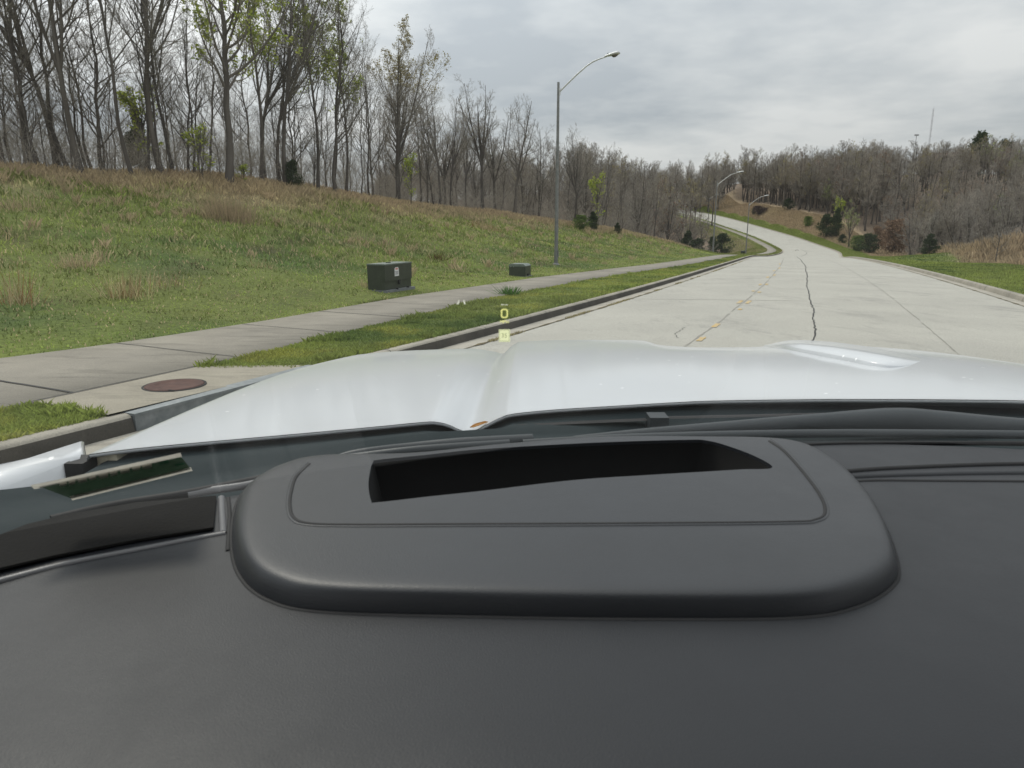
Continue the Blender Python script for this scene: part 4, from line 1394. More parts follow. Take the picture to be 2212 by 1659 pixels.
# single plants that stand out
def clump(name, px, D, n, rad, h, w, cols, seed, label, cat, lean=.5):
    r = np.random.default_rng(seed)
    c0 = on_ground(px, D)
    x, y = c0[0] + r.normal(0, rad, n), c0[1] + r.normal(0, rad, n)
    p = np.stack([x, y, surf(x, y) - .01], 1)
    a = r.random(n) * 6.28
    hh = h * r.uniform(.45, 1.15, n)
    side = np.stack([np.cos(a), np.sin(a), a * 0], 1) * w * .5
    out = (p - c0) * np.array([1, 1, 0]) * (lean / max(rad, .01)) * (hh * .5)[:, None] + np.stack([r.normal(0, .12, n), r.normal(0, .12, n), hh], 1)
    V = np.stack([p - side, p + side, p + out * .55 + side * .8, p + out], 1) - c0
    i = np.arange(n) * 4
    F = np.concatenate([np.stack([i, i + 1, i + 2], 1), np.stack([i, i + 2, i + 3], 1)])
    col = np.repeat(np.asarray(cols)[r.integers(0, len(cols), n)] * r.uniform(.7, 1.3, (n, 1)), 4, 0)
    o = link(name, mesh_np(name, V.reshape(-1, 3), [F], False, col), M_BLADE)
    o.location = c0
    return tag(o, label, cat)


clump('grass_clump', 500, 30, 900, .55, 1.15, .016, [RUST * 1.1, TAN * .8, RUST * .85], 1, 'large rusty clump of tall dead grass in front of the thick trunked leafing tree', 'grass clump', .35)
clump('grass_clump', 258, 15.0, 170, .22, .62, .012, [TAN * 1.1, (.27, .19, .09)], 2, 'tuft of straw yellow dead stalks low on the left slope', 'grass clump', .25)
clump('grass_clump', 345, 16.5, 60, .25, .42, .012, [TAN, (.26, .18, .09)], 3, 'thin scatter of straw stalks right of the straw yellow tuft', 'grass clump', .3)
clump('grass_clump', 10, 13.0, 120, .22, .75, .012, [(.24, .14, .06), TAN], 4, 'rust yellow tuft of dead stalks at the left edge of the slope', 'grass clump', .25)
clump('grass_clump', 150, 18.0, 130, .25, .5, .013, [TAN, RUST], 5, 'tan dead grass tuft on the left part of the slope above the straw stalks', 'grass clump', .4)
clump('grass_clump', 945, 32, 60, .2, .45, .03, [(.10, .055, .02), (.08, .08, .02)], 6, 'small rust brown weed alone on the green slope left of the lamp post', 'weed', .8)
clump('weed', 1102, 19.3, 130, .13, .28, .03, [(.07, .15, .03), (.09, .19, .04)], 7, 'bright green leafy weed at the sidewalk edge of the grass strip', 'weed', .9)
clump('grass_clump', 560, 21, 50, .2, .35, .012, [TAN, (.26, .18, .09)], 8, 'few straw stalks on the slope left of the large utility cabinet', 'grass clump', .3)
clump('grass_clump', 1045, 52, 300, .7, .55, .03, [(.28, .19, .09), TAN], 9, 'pale straw patch of dead grass high on the slope left of the lamp post', 'grass clump', .4)
clump('grass_clump', 40, 25, 260, .6, .6, .016, [TAN, RUST], 10, 'tan clump of dead grass high on the left end of the slope', 'grass clump', .4)
# ------------------------------------------------------------------ street furniture
M_GALV = mat_noise('galvanised_steel', (.15, .155, .15), (.23, .235, .23), 6, .55, 4, .05, .4, .35)
M_ALU = mat_noise('weathered_aluminium', (.50, .51, .51), (.62, .63, .63), 5, .45, 4, .0, .4, .3)
M_DKGLASS = mat_noise('smoky_lens', (.05, .045, .04), (.12, .10, .085), 8, .25, 3, 0, .6)
M_CELL = mat_noise('blue_grey_photocell', (.05, .09, .12), (.08, .13, .16), 8, .4)
M_BOX = mat_noise('dark_olive_enamel', (.030, .038, .024), (.044, .054, .035), 4, .5, 5, .05, .35)
M_BOXTOP = mat_noise('pale_green_enamel', (.10, .125, .105), (.16, .19, .165), 5, .45, 5, .05, .4)  # paler green for the cabinet lids
M_PAD = mat_noise('grey_plastic_pad', (.13, .14, .145), (.20, .21, .215), 5, .8, 4, .1)
M_WHITE = mat_noise('white_label', (.62, .62, .62), (.72, .72, .72), 10, .5)
M_RED = mat_noise('faded_red_ink', (.56, .22, .20), (.62, .30, .28), 10, .5)
M_INK = mat_noise('dark_ink', (.04, .05, .09), (.07, .08, .12), 10, .5)
M_IRON = mat_noise('rusty_cast_iron', (.052, .024, .020), (.095, .045, .034), 7, .75, 5, .4, .3, .2)
M_STEEL = mat_noise('galvanised_drain_plate', (.135, .155, .165), (.225, .245, .255), 9, .5, 5, .1, .4, .4)
M_BLACK = mat_noise('black_void', (.004, .004, .004), (.007, .007, .007), 9, .9)
M_RUBBER = mat_noise('black_rubber', (.012, .012, .012), (.022, .022, .022), 9, .7)


def street_lamp(loc, az, label, h=9.08):
    """az: direction of the arm, clockwise from +Y"""
    t = empty('street_lamp', loc, -az + math.pi / 2)       # arm along local +X
    tag(t, label, 'street lamp', 'cobra head street lamps along the left side of the road')
    g = Geo()
    z = np.linspace(-.3, h, 14)
    g.tube(np.stack([z * 0, z * 0, z], 1), np.interp(z, [0, h], [.108, .060]), 14)
    g.cap((0, 0, h), (0, 0, 1), .060, 14)
    g.tube([(0, 0, -.1), (0, 0, .05), (0, 0, .10)], [.17, .17, .115], 14)
    g.build('pole', M_GALV, t)
    bm = bmesh.new()
    bm_box(bm, .115, .128, -.05, .05, .42, .72)
    bm_obj('hand_hole', bm, M_GALV, t, False, .004)
    g = Geo()
    a0 = h - .46
    pts = [(.06, 0, a0), (.25, 0, a0 + .17), (.9, 0, a0 + .70), (1.45, 0, a0 + 1.10), (1.75, 0, a0 + 1.26), (2.05, 0, a0 + 1.36), (2.45, 0, a0 + 1.45)]
    g.tube(pts, np.linspace(.042, .030, 7), 10)
    g.build('arm', M_ALU, t)
    bm = bmesh.new()
    bm_box(bm, .055, .095, -.06, .06, a0 - .16, a0 + .18)
    bm_obj('arm_bracket', bm, M_ALU, t, False, .008)
    # cobra head: a flattened teardrop housing with a drop lens under its far half
    g = Geo()
    xs = np.linspace(2.36, 3.12, 15)
    f = (xs - 2.36) / .76
    w_ = .045 + .135 * np.sin(np.clip(f, 0, 1) * np.pi * .62) ** 1.1 * (1 - .95 * np.clip((f - .9) / .1, 0, 1) ** 2)
    hh = .05 + .055 * np.sin(f * np.pi * .7)
    hh *= 1 - .9 * np.clip((f - .88) / .12, 0, 1) ** 2
    k = 16
    a = np.arange(k) * 2 * np.pi / k
    zc_ = a0 + 1.46 + .10 * f
    V = np.stack([np.broadcast_to(xs[:, None], (15, k)), w_[:, None] * np.cos(a), zc_[:, None] + np.where(np.sin(a) > 0, 1.0, .55) * hh[:, None] * np.sin(a)], -1)
    q = []
    for i in range(14):
        for j in range(k):
            q.append([i * k + j, i * k + (j + 1) % k, (i + 1) * k + (j + 1) % k, (i + 1) * k + j])
    g.add(V, q)
    g.cap((2.36, 0, zc_[0]), (-1, 0, 0), .045, 12)
    g.cap((3.12, 0, zc_[-1]), (1, 0, 0), .02, 12)
    hd = g.build('luminaire', M_ALU, t)
    g = Geo()
    rr_ = np.array([1, .93, .75, .45, .12])
    zz = np.array([0, -.035, -.075, -.105, -.115])
    V = np.stack([np.stack([2.86 + .17 * r_ * np.cos(a), .125 * r_ * np.sin(a), np.full(k, a0 + 1.50 + z_) + .01 * np.cos(a)], -1) for r_, z_ in zip(rr_, zz)])
    q = [[i * k + j, i * k + (j + 1) % k, (i + 1) * k + (j + 1) % k, (i + 1) * k + j] for i in range(4) for j in range(k)]
    g.add(V, q)
    g.build('lens', M_DKGLASS, hd)
    g = Geo()
    g.tube([(2.52, 0, a0 + 1.53), (2.52, 0, a0 + 1.60), (2.52, 0, a0 + 1.605)], [.042, .042, .002], 12)
    g.build('photocell', M_CELL, hd)
    return t


def lamp_at(x, y, label, extra=0.0):
    s, t = road_st(np.array([x]), np.array([y]))
    th = float(np.interp(s[0], S, TH))
    return street_lamp((x, y, ground_z(x, y) + extra), th + math.pi / 2, label)


lamp_at(2.34, 37.45, 'nearest and tallest looking street lamp, on the grass beside the sidewalk past the small cabinet')
lamp_at(25.96, 91.3, 'second street lamp, standing in front of the dark cedars')
lamp_at(41.6, 125.7, 'third street lamp, with a dark box at its foot inside the sidewalk bend')
lamp_at(63.6, 231.3, 'fourth street lamp, partly hidden behind the second lamp pole')
_p = at(1384, 437, 268)
lamp_at(_p[0], _p[1], 'farthest street lamp, faint among the trees where the road leaves view')


def rot_box_empty(name, x, y, az, label, cat, sink=.02):
    t = empty(name, (x, y, ground_z(x, y) - sink), -az)
    return tag(t, label, cat)


# big transformer cabinet: local x across (left), y along the road, origin = corner nearest the camera
t = rot_box_empty('utility_cabinet', -3.52, 19.45, math.radians(20), 'large dark olive utility cabinet with a warning label, on a grey pad by the sidewalk', 'utility cabinet')
L_, W_, H_ = 1.55, .56, .80
bm = bmesh.new(); bm_box(bm, -W_ - .05, .07, -.05, L_ + .07, -.10, .085); bm_obj('pad', bm, M_PAD, t, False, .02)
bm = bmesh.new(); bm_box(bm, -W_, -.03, .0, L_, .087, .385); bm_obj('lower_panel', bm, M_BOX, t, False, .008)
bm = bmesh.new(); bm_box(bm, -W_ - .003, .0, -.004, L_ + .004, .33, H_ - .022); hood_p = bm_obj('hood_panel', bm, M_BOX, t, False, .006)
bm = bmesh.new(); bm_box(bm, -W_ - .012, .012, -.014, L_ + .014, H_ - .020, H_ + .012); lid = bm_obj('lid', bm, M_BOXTOP, t, False, .012)
bm = bmesh.new(); bm_box(bm, -.33, -.22, .62, .72, H_ + .010, H_ + .035); bm_obj('lifting_lug', bm, M_BOX, lid, False, .006)
bm = bmesh.new(); bm_prism(bm, [(-.028, .74, .335), (-.028, .86, .335), (-.028, .83, .20), (-.028, .77, .22)], (.035, 0, 0)); bm_obj('padlock', bm, M_RUBBER, t, False, .004)
g = Geo()
for yy in (.55, 1.18):
    g.tube([(.02, yy, .10), (.09, yy, .10)], .022, 8); g.cap((.09, yy, .10), (1, 0, 0), .022, 8)
g.build('anchor_bolt', M_RUBBER, t)
bm = bmesh.new()
c = [(.0035, .64 + .19 * math.cos(a_) * .5 - .0, .62 + .11 * math.sin(a_) * .5) for a_ in np.linspace(0, 2 * math.pi, 24, endpoint=False)]
poly = [(.003, .53, .45), (.003, .77, .45), (.003, .77, .65), (.003, .73, .70), (.003, .57, .70), (.003, .53, .65)]
bm_prism(bm, poly, (.003, 0, 0)); lab = bm_obj('warning_label', bm, M_WHITE, t)
bm = bmesh.new(); bm_prism(bm, [(.0065, .65 + .085 * math.cos(a_), .655 + .028 * math.sin(a_)) for a_ in np.linspace(0, 2 * math.pi, 24, endpoint=False)], (.0015, 0, 0)); bm_obj('red_oval', bm, M_RED, lab)
bm = bmesh.new()
for z0, y0, y1 in ((.565, .56, .73), (.530, .575, .715), (.498, .565, .725)):
    y_ = y0
    r_ = random.Random(int(z0 * 1000))
    while y_ < y1:
        w1 = r_.uniform(.012, .03)
        bm_box(bm, .0065, .0078, y_, min(y_ + w1, y1), z0, z0 + .017)
        y_ += w1 + .008
bm_obj('label_print', bm, M_INK, lab)

# small pedestal cabinet with chamfered lid
t = rot_box_empty('utility_cabinet', .55, 28.6, math.radians(16), 'small dark green utility cabinet with chamfered lid, between the large cabinet and the lamp post', 'utility cabinet')
W_, L_, H_ = .70, .85, .53
bm = bmesh.new(); bm_box(bm, -W_ - .04, .05, -.04, L_ + .05, -.08, .035); bm_obj('pad', bm, M_PAD, t, False, .015)
bm = bmesh.new(); bm_box(bm, -W_, 0, 0, L_, .037, H_ - .09); bm_obj('body', bm, M_BOX, t, False, .008)
bm = bmesh.new()
prof = [(-W_ - .006, H_ - .10), (.006, H_ - .10), (.006, H_ - .075), (-.10, H_), (-W_ + .06, H_), (-W_ - .006, H_ - .03)]
bm_prism(bm, [(a_, -.006, b_) for a_, b_ in prof], (0, L_ + .012, 0)); lid = bm_obj('lid', bm, M_BOXTOP, t, False, .006)
g = Geo()
for xx in (-.62, -.50):
    g.tube([(xx, -.004, .42), (xx, -.014, .42)], .011, 8); g.cap((xx, -.014, .42), (0, -1, 0), .011, 8)
g.build('bolt', M_ALU, t)
bm = bmesh.new(); bm_box(bm, .0, .04, .28, .42, .06, .13); bm_obj('padlock', bm, M_RUBBER, t, False, .006)


def little_cabinet(x, y, w, l, h, az, label, lid_m):
    t = rot_box_empty('utility_box', x, y, az, label, 'utility box')
    bm = bmesh.new(); bm_box(bm, -w / 2, w / 2, -l / 2, l / 2, -.1, h - .08); bm_obj('body', bm, M_BOX, t, False, .015)
    bm = bmesh.new(); bm_box(bm, -w / 2 - .03, w / 2 + .03, -l / 2 - .03, l / 2 + .03, h - .078, h); bm_obj('lid', bm, lid_m, t, False, .02)


_p = on_ground(1608.5, 123.6)
little_cabinet(_p[0], _p[1], .72, .6, .82, .3, 'dark box with pale lid at the foot of the third street lamp', M_PAD)
_p = on_ground(1580.5, 137)
little_cabinet(_p[0], _p[1], .42, .42, .75, .3, 'small dark box alone on the green bank between the second and third lamp posts', M_BOX)

# storm drain in the left kerb, manhole lid in its apron
t = empty('storm_drain', tuple(road_pt(3.06, -HW, 0)), -float(np.interp(4.3, S, TH)))
tag(t, 'galvanised steel faced storm drain inlet set in the left kerb', 'storm drain')
Ld = 2.54
bm = bmesh.new(); bm_box(bm, -.035, .0, .012, Ld - .012, -.03, .135); pl = bm_obj('steel_plate', bm, M_STEEL, t, False, .006)
bm = bmesh.new(); bm_box(bm, -.175, .012, .002, Ld - .002, .137, .162); bm_obj('top_angle', bm, M_STEEL, t, False, .008)
bm = bmesh.new(); bm_box(bm, -.17, -.037, .012, Ld - .012, -.03, .135); bm_obj('throat', bm, M_BLACK, t)
mp = road_pt(4.05, -6.14, 0)
mz = ground_z(mp[0], mp[1]) + .030
t = empty('manhole_cover', (mp[0], mp[1], mz), -.4)
tag(t, 'round rusty iron manhole cover in the concrete apron beside the storm drain', 'manhole cover')
g = Geo()
ang = np.arange(40) * 2 * np.pi / 40
def disc_rings(g, rings):
    V = np.stack([np.stack([r_ * np.cos(ang), r_ * np.sin(ang), np.full(40, z_)], -1) for r_, z_ in rings])
    g.add(V, [[i * 40 + j, i * 40 + (j + 1) % 40, (i + 1) * 40 + (j + 1) % 40, (i + 1) * 40 + j] for i in range(len(rings) - 1) for j in range(40)])
    g.cap((0, 0, rings[-1][1]), (0, 0, 1), rings[-1][0], 40)
disc_rings(g, [(.298, -.02), (.298, .006), (.285, .010), (.27, .008), (.20, .009), (.195, .006), (.10, .008)])
g.build('lid', M_IRON, t)
g = Geo()
V = np.stack([np.stack([r_ * np.cos(ang), r_ * np.sin(ang), np.full(40, z_)], -1) for r_, z_ in [(.303, -.02), (.303, .004), (.322, .004), (.322, -.02)]])
g.add(V, [[i * 40 + j, i * 40 + (j + 1) % 40, (i + 1) * 40 + (j + 1) % 40, (i + 1) * 40 + j] for i in range(3) for j in range(40)])
g.build('frame', M_RUBBER, t)
bm = bmesh.new(); bm_box(bm, .16, .24, -.235, -.205, .0075, .0105); bm_obj('pick_slot', bm, M_BLACK, t)

# curled scrap of tyre lying on the road in the dip
q = at(1715, 541, 1.0)
tp_ = road_pt(166.0, -2.6, .04)
g = Geo()
a = np.linspace(.2, 2.9, 14)
P = np.stack([.30 * np.cos(a), np.linspace(-.15, .2, 14), .02 + .30 * np.sin(a) * np.linspace(1, .5, 14)], 1)
V = np.concatenate([P + [0, -.07, 0], P + [0, .07, 0], P * [1.08, 1, 1.08] + [0, .07, .012], P * [1.08, 1, 1.08] + [0, -.07, .012]])
n_ = 14
F = []
for r0_, r1_ in ((0, 1), (1, 2), (2, 3), (3, 0)):
    F += [[r0_ * n_ + i, r0_ * n_ + i + 1, r1_ * n_ + i + 1, r1_ * n_ + i] for i in range(n_ - 1)]
F += [[0, n_, 2 * n_, 3 * n_], [n_ - 1, 4 * n_ - 1, 3 * n_ - 1, 2 * n_ - 1]]
g.add(V, F)
o = g.build('tyre_scrap', M_RUBBER, None, False)
o.location = tp_
tag(o, 'dark curled scrap of tyre lying on the road at the bottom of the dip', 'tyre scrap')

# ------------------------------------------------------------------ houses, masts on the ridge
M_SIDING = mat_noise('white_siding', (.62, .63, .64), (.72, .72, .72), 1.5, .7)
M_BRICKY = mat_noise('tan_wall', (.30, .24, .19), (.38, .31, .25), 1.2, .85)
M_SHING = mat_noise('brown_shingles', (.13, .085, .070), (.20, .13, .105), 2.2, .9, 5, .2)
M_WIN = mat_noise('window_glass', (.03, .035, .04), (.07, .08, .09), 1, .15)
M_TRIM = mat_noise('white_trim', (.66, .66, .66), (.74, .74, .74), 2, .6)


def house(px, D, y_ridge, w, d, wall_h, roof_h, az, label, wall_m, gable=False):
    c = at(px, y_ridge, D)
    z0 = c[2] - wall_h - roof_h
    gz = min(ground_z(c[0], c[1]) - 1.0, z0)
    t = empty('house', (c[0], c[1], z0), -az)
    tag(t, label, 'house')
    bm = bmesh.new(); bm_box(bm, -w / 2, w / 2, -d / 2, d / 2, gz - z0, wall_h)
    for sx in (-1, 1):
        bm_prism(bm, [(sx * (w / 2 - .02), -d / 2 + .02, wall_h), (sx * (w / 2 - .02), d / 2 - .02, wall_h), (sx * (w / 2 - .02), 0, wall_h + roof_h * .96)], (-sx * .2, 0, 0))
    wl__ = bm_obj('wall', bm, wall_m, t)
    bm = bmesh.new()
    e = .45
    bm_prism(bm, [(-w / 2 - e, -d / 2 - e, wall_h - .22), (-w / 2 - e, 0, wall_h + roof_h), (-w / 2 - e, d / 2 + e, wall_h - .22), (-w / 2 - e, d / 2 + e, wall_h + .03), (-w / 2 - e, 0, wall_h + roof_h + .25), (-w / 2 - e, -d / 2 - e, wall_h + .03)], (w + 2 * e, 0, 0))
    rf = bm_obj('roof', bm, M_SHING, t)
    # a small front gable with white barge boards
    if gable:
        bm = bmesh.new()
        gx_, gw, gh = w * .22, 4.6, 1.7
        bm_prism(bm, [(gx_ - gw / 2, -d / 2 - 1.0, wall_h - .1), (gx_ + gw / 2, -d / 2 - 1.0, wall_h - .1), (gx_, -d / 2 - 1.0, wall_h + gh)], (0, d / 2, 0))
        bm_obj('front_gable', bm, M_SHING, t)
        bm = bmesh.new()
        for sg in (-1, 1):
            bm_prism(bm, [(gx_ + sg * (gw / 2 + .3), -d / 2 - 1.06, wall_h - .32), (gx_ + sg * (gw / 2 + .3), -d / 2 - 1.06, wall_h + .05), (gx_, -d / 2 - 1.06, wall_h + gh + .22), (gx_, -d / 2 - 1.06, wall_h + gh - .15)], (0, .05, 0))
        bm_obj('barge_board', bm, M_TRIM, t)
    for xx in (-w * .3, 0.02, w * .32):
        bm = bmesh.new(); bm_box(bm, xx - .55, xx + .55, -d / 2 - .05, -d / 2 + .02, wall_h * .4, wall_h * .4 + 1.4)
        wn_ = bm_obj('window', bm, M_TRIM, t)
        bm = bmesh.new(); bm_box(bm, xx - .45, xx + .45, -d / 2 - .06, -d / 2 - .04, wall_h * .4 + .1, wall_h * .4 + 1.3)
        bm_obj('pane', bm, M_WIN, wn_)
    return t


house(2060, 292, 330, 14, 9, 3.0, 2.9, math.radians(28), 'house with brown shingle roof and white gable trim on the right ridge', M_BRICKY, True)
house(1771, 268, 346, 4.2, 4.0, 3.4, 1.6, math.radians(26), 'small white house wall glimpsed between trees on the hillside', M_SIDING)
M_MAST = mat_noise('pale_mast_steel', (.42, .43, .45), (.55, .56, .58), 3, .6)
c = at(2006.5, 318, 640)
top = at(2011.5, 237, 640)
t = empty('radio_mast', (c[0], c[1], c[2] - 20))
tag(t, 'tall thin lattice radio mast rising above the right ridge', 'radio mast')
g = Geo()
hm = top[2] - c[2] + 20
legs = [(.6 * math.cos(a_), .5 * math.sin(a_)) for a_ in (0.5, 2.6, 4.7)]
for lx, ly in legs:
    g.tube([(lx, ly, 0), (lx, ly, hm)], .12, 5)
zb = np.arange(0, hm - 1, 2.2)
for k, z_ in enumerate(zb):
    for i in range(3):
        a_, b_ = legs[i], legs[(i + 1) % 3]
        g.tube([(a_[0], a_[1], z_), (b_[0], b_[1], z_ + 2.2)], .06, 4)
g.build('lattice', M_MAST, t)
g = Geo()
for f_ in (.55, .66, .80, .88):
    z_ = hm * f_
    g.tube([(-.9, 0, z_), (.9, 0, z_)], .05, 5); g.tube([(.9, 0, z_ - .8), (.9, 0, z_ + .9)], .07, 5)
g.tube([(0, 0, hm - .5), (0, 0, hm + 2.2)], .05, 5)
g.build('antenna', M_MAST, t)
c = at(1980, 292, 420)
t = empty('floodlight_mast', (c[0], c[1], c[2] - 18))
tag(t, 'short floodlight mast with a lamp cluster poking over the ridge trees', 'floodlight mast')
g = Geo(); g.tube([(0, 0, 0), (0, 0, 18)], [.22, .12], 8); g.build('pole', M_GALV, t)
bm = bmesh.new()
bm_box(bm, -1.3, 1.3, -.1, .1, 17.7, 17.9)
for k in range(4):
    bm_box(bm, -1.25 + k * .68, -.8 + k * .68, -.35, .2, 17.95, 18.4)
bm_obj('lamp_cluster', bm, M_GALV, t)
# ------------------------------------------------------------------ the white pickup we sit in
def PV(px, py, v):
    d = ray(px, py)
    return d * (v / d[1]) + np.array([0, 0, EYE])


def PZ(px, py, z):
    d = ray(px, py)
    return d * ((z - EYE) / d[2]) + np.array([0, 0, EYE])


UC = .36
ZD = 1.55


def paint_mat():
    m, nt, ln, bs = new_mat('white_paint')
    c = add_ramp(nt, ln, add_noise(nt, ln, 2.5, 4, .6), [(.3, (.555, .575, .60)), (.7, (.575, .595, .615))])
    tc = nt.new('ShaderNodeTexCoord')
    vo = nt.new('ShaderNodeTexVoronoi')
    vo.inputs['Scale'].default_value = 34.0
    ln.new(tc.outputs['Object'], vo.inputs['Vector'])
    sep = nt.new('ShaderNodeSeparateColor')
    ln.new(vo.outputs['Color'], sep.inputs[0])
    a = nt.new('ShaderNodeMath'); a.operation = 'LESS_THAN'; a.inputs[1].default_value = .10
    ln.new(vo.outputs['Distance'], a.inputs[0])
    b = nt.new('ShaderNodeMath'); b.operation = 'LESS_THAN'; b.inputs[1].default_value = .20
    ln.new(sep.outputs[0], b.inputs[0])
    d = nt.new('ShaderNodeMath'); d.operation = 'MULTIPLY'
    ln.new(a.outputs[0], d.inputs[0]); ln.new(b.outputs[0], d.inputs[1])
    c = add_mix(nt, ln, d.outputs[0], c, (.90, .91, .92))
    dust = add_ramp(nt, ln, add_noise(nt, ln, 7, 6, .75), [(.5, (0, 0, 0)), (.75, (.10, .10, .10))])
    c = add_mix(nt, ln, dust, c, (.50, .49, .46))
    ln.new(c, bs.inputs['Base Color'])
    bs.inputs['Roughness'].default_value = .45
    bs.inputs['Specular IOR Level'].default_value = .2
    bs.inputs['Coat Weight'].default_value = .7
    bs.inputs['Coat Roughness'].default_value = .11
    bs.inputs['Coat IOR'].default_value = 1.5
    return m


def plastic(name, c, rough=.55, grain=900, bump=.12, spec=.4):
    m, nt, ln, bs = new_mat(name)
    n = add_noise(nt, ln, 5, 7, .7)
    ln.new(add_ramp(nt, ln, n, [(.3, tuple(x * .96 for x in c)), (.7, tuple(x * 1.04 for x in c))]), bs.inputs['Base Color'])
    sm = add_noise(nt, ln, 9, 6, .7)
    ln.new(add_ramp(nt, ln, sm, [(.35, (rough - .04,) * 3), (.7, (rough + .05,) * 3)]), bs.inputs['Roughness'])
    bs.inputs['Specular IOR Level'].default_value = spec
    ln.new(add_bump(nt, ln, add_noise(nt, ln, grain, 2, .5), bump, .002), bs.inputs['Normal'])
    return m


M_PAINT = paint_mat()
M_DASH = plastic('soft_dash_plastic', (.018, .0195, .023), .46, 900, .14, .28)
M_PADP = plastic('display_hood_plastic', (.024, .026, .030), .40, 900, .12, .38)
M_COWL = plastic('cowl_plastic', (.022, .031, .034), .8, 400, .12, .12)
M_TRIMP = plastic('satin_grey_trim', (.12, .12, .125), .36)
M_GRILLE = plastic('speaker_mesh', (.016, .0155, .015), .9, 300, .4, .08)
M_WIPER = plastic('wiper_black', (.026, .032, .036), .45, 400)
M_LINER = plastic('cabin_liner', (.36, .35, .335), .9, 300)
M_SEAMB = plastic('panel_gap', (.008, .008, .009), .7)

truck = empty('pickup_truck', (0, 0, 0))
tag(truck, 'white pickup truck seen from its driver seat, hood and black dashboard in front', 'pickup truck')

# ---- hood: lofted between its rear edge and its nose
cols = [  # rear pixel, front pixel
    ((195, 980), (748, 772)), ((330, 964), (775, 766)), ((600, 940), (850, 759)), ((800, 922), (940, 755)), ((915, 911), (1005, 753)), ((945, 911), (1030, 754)), ((970, 917), (1052, 757)),
    ((990, 926), (1072, 761)), ((1010, 932), (1085, 764)), ((1028, 928), (1093, 759)), ((1050, 917), (1104, 748)), ((1080, 902), (1116, 741)), ((1110, 893), (1128, 738)), ((1200, 884), (1190, 735)),
    ((1330, 876), (1290, 734)), ((1430, 870), (1375, 735)), ((1470, 868), (1400, 738)), ((1510, 866), (1425, 745)), ((1600, 864), (1500, 750)), ((1760, 862), (1600, 750)), ((1900, 862), (1660, 748)),
    ((2060, 863), (1690, 742)), ((2212, 865), (1720, 741)), ((2500, 878), (1790, 744)), ((2800, 905), (1850, 748)), ((3120, 960), (1905, 754))]
VF = 2.30


def vrear(u):
    return .985 - .20 * ((u - UC) / .88) ** 2


rear, front = [], []
for a, b in cols:
    v = .9
    for _ in range(12):
        p = PV(a[0], a[1], v)
        v = vrear(p[0])
    rear.append(PV(a[0], a[1], v)); front.append(PV(b[0], b[1], VF - .10 * abs((PV(b[0], b[1], VF)[0] - UC) / .9) ** 2))
rear, front = np.array(rear), np.array(front)


def resample(A, n):
    """Catmull-Rom through rows of A"""
    m_ = len(A)
    x = np.linspace(0, m_ - 1, n)
    i = np.minimum(x.astype(int), m_ - 2)
    f = (x - i)[:, None]
    P = lambda k: A[np.clip(i + k, 0, m_ - 1)]
    p0, p1, p2, p3 = P(-1), P(0), P(1), P(2)
    return .5 * (2 * p1 + (p2 - p0) * f + (2 * p0 - 5 * p1 + 4 * p2 - p3) * f ** 2 + (3 * p1 - p0 - 3 * p2 + p3) * f ** 3)


NC = 130
rear, front = resample(rear, NC), resample(front, NC)
side = (np.abs(rear[:, 0] - UC) / .9) ** 4
rows = []
lip = []
for f_, dz in [(.05, -.030), (.010, -.009), (-.0010, -.0042), (-.0018, -.0020), (-.0016, -.0008)]:
    q = rear + (front - rear) * f_; q[:, 2] = rear[:, 2] + dz; lip.append(q)
fs = np.concatenate([[-.0015, .0, .015, .03], np.linspace(.06, 1, 36)])
for f_ in fs:
    q = rear + (front - rear) * f_
    # the hood bulges along its length; front depression only in the front third between the two bulges
    q[:, 2] += .022 * math.sin(math.pi * max(f_, 0)) * (1 - .25 * side)
    u = q[:, 0]
    flat = np.interp(u, [u[np.argmin(abs(u - .0))], .30, 1.0, 1.3], [1, 1, 1, 1])
    rows.append(q)
R3 = np.array(rows)
# fill the depression towards the cabin so it reads as a recess only near the nose
for k, f_ in enumerate(fs):
    r0 = k
    lin = rear[:, 2] * (1 - f_) + front[:, 2] * f_
    ucol = R3[r0, :, 0]
    up_ = np.interp(ucol, [R3[r0, int(NC * 14.6 / 25), 0], R3[r0, int(NC * 22 / 25), 0]], [R3[r0, int(NC * 14.6 / 25), 2], R3[r0, int(NC * 22 / 25), 2]])
    inside = (np.arange(NC) > NC * 14.6 / 25) & (np.arange(NC) < NC * 22 / 25)
    fill = 1 - float(sstep(.42, .80, f_))
    R3[r0, inside, 2] = R3[r0, inside, 2] * (1 - fill) + np.maximum(up_, R3[r0, :, 2])[inside] * fill
# nose rolls over and down
for dv, dz in ((.035, -.006), (.07, -.022), (.10, -.06), (.115, -.13), (.12, -.35)):
    q = front.copy(); q[:, 1] += dv; q[:, 2] += dz; rows.append(q)
R3 = np.concatenate([R3, np.array(rows[-5:])])
# side edges turned down
e0 = R3[:, :1] + np.array([-.010, 0, -.035]); e00 = R3[:, :1] + np.array([-.004, 0, -.006]); e1 = R3[:, -1:] + np.array([.010, 0, -.035]); e11 = R3[:, -1:] + np.array([.004, 0, -.006])
R3 = np.concatenate([e0, e00, R3, e11, e1], 1)
g = Geo()
g.add(R3.reshape(-1, 3), grid_faces(R3.shape[0], R3.shape[1])[:, ::-1])
g.add(np.array(lip).reshape(-1, 3), grid_faces(len(lip), NC)[:, ::-1])
hood = g.build('hood', M_PAINT, truck)
from mathutils.bvhtree import BVHTree
_bv = BVHTree.FromPolygons([tuple(v) for v in R3.reshape(-1, 3)], [tuple(f) for f in grid_faces(R3.shape[0], R3.shape[1]).tolist()])


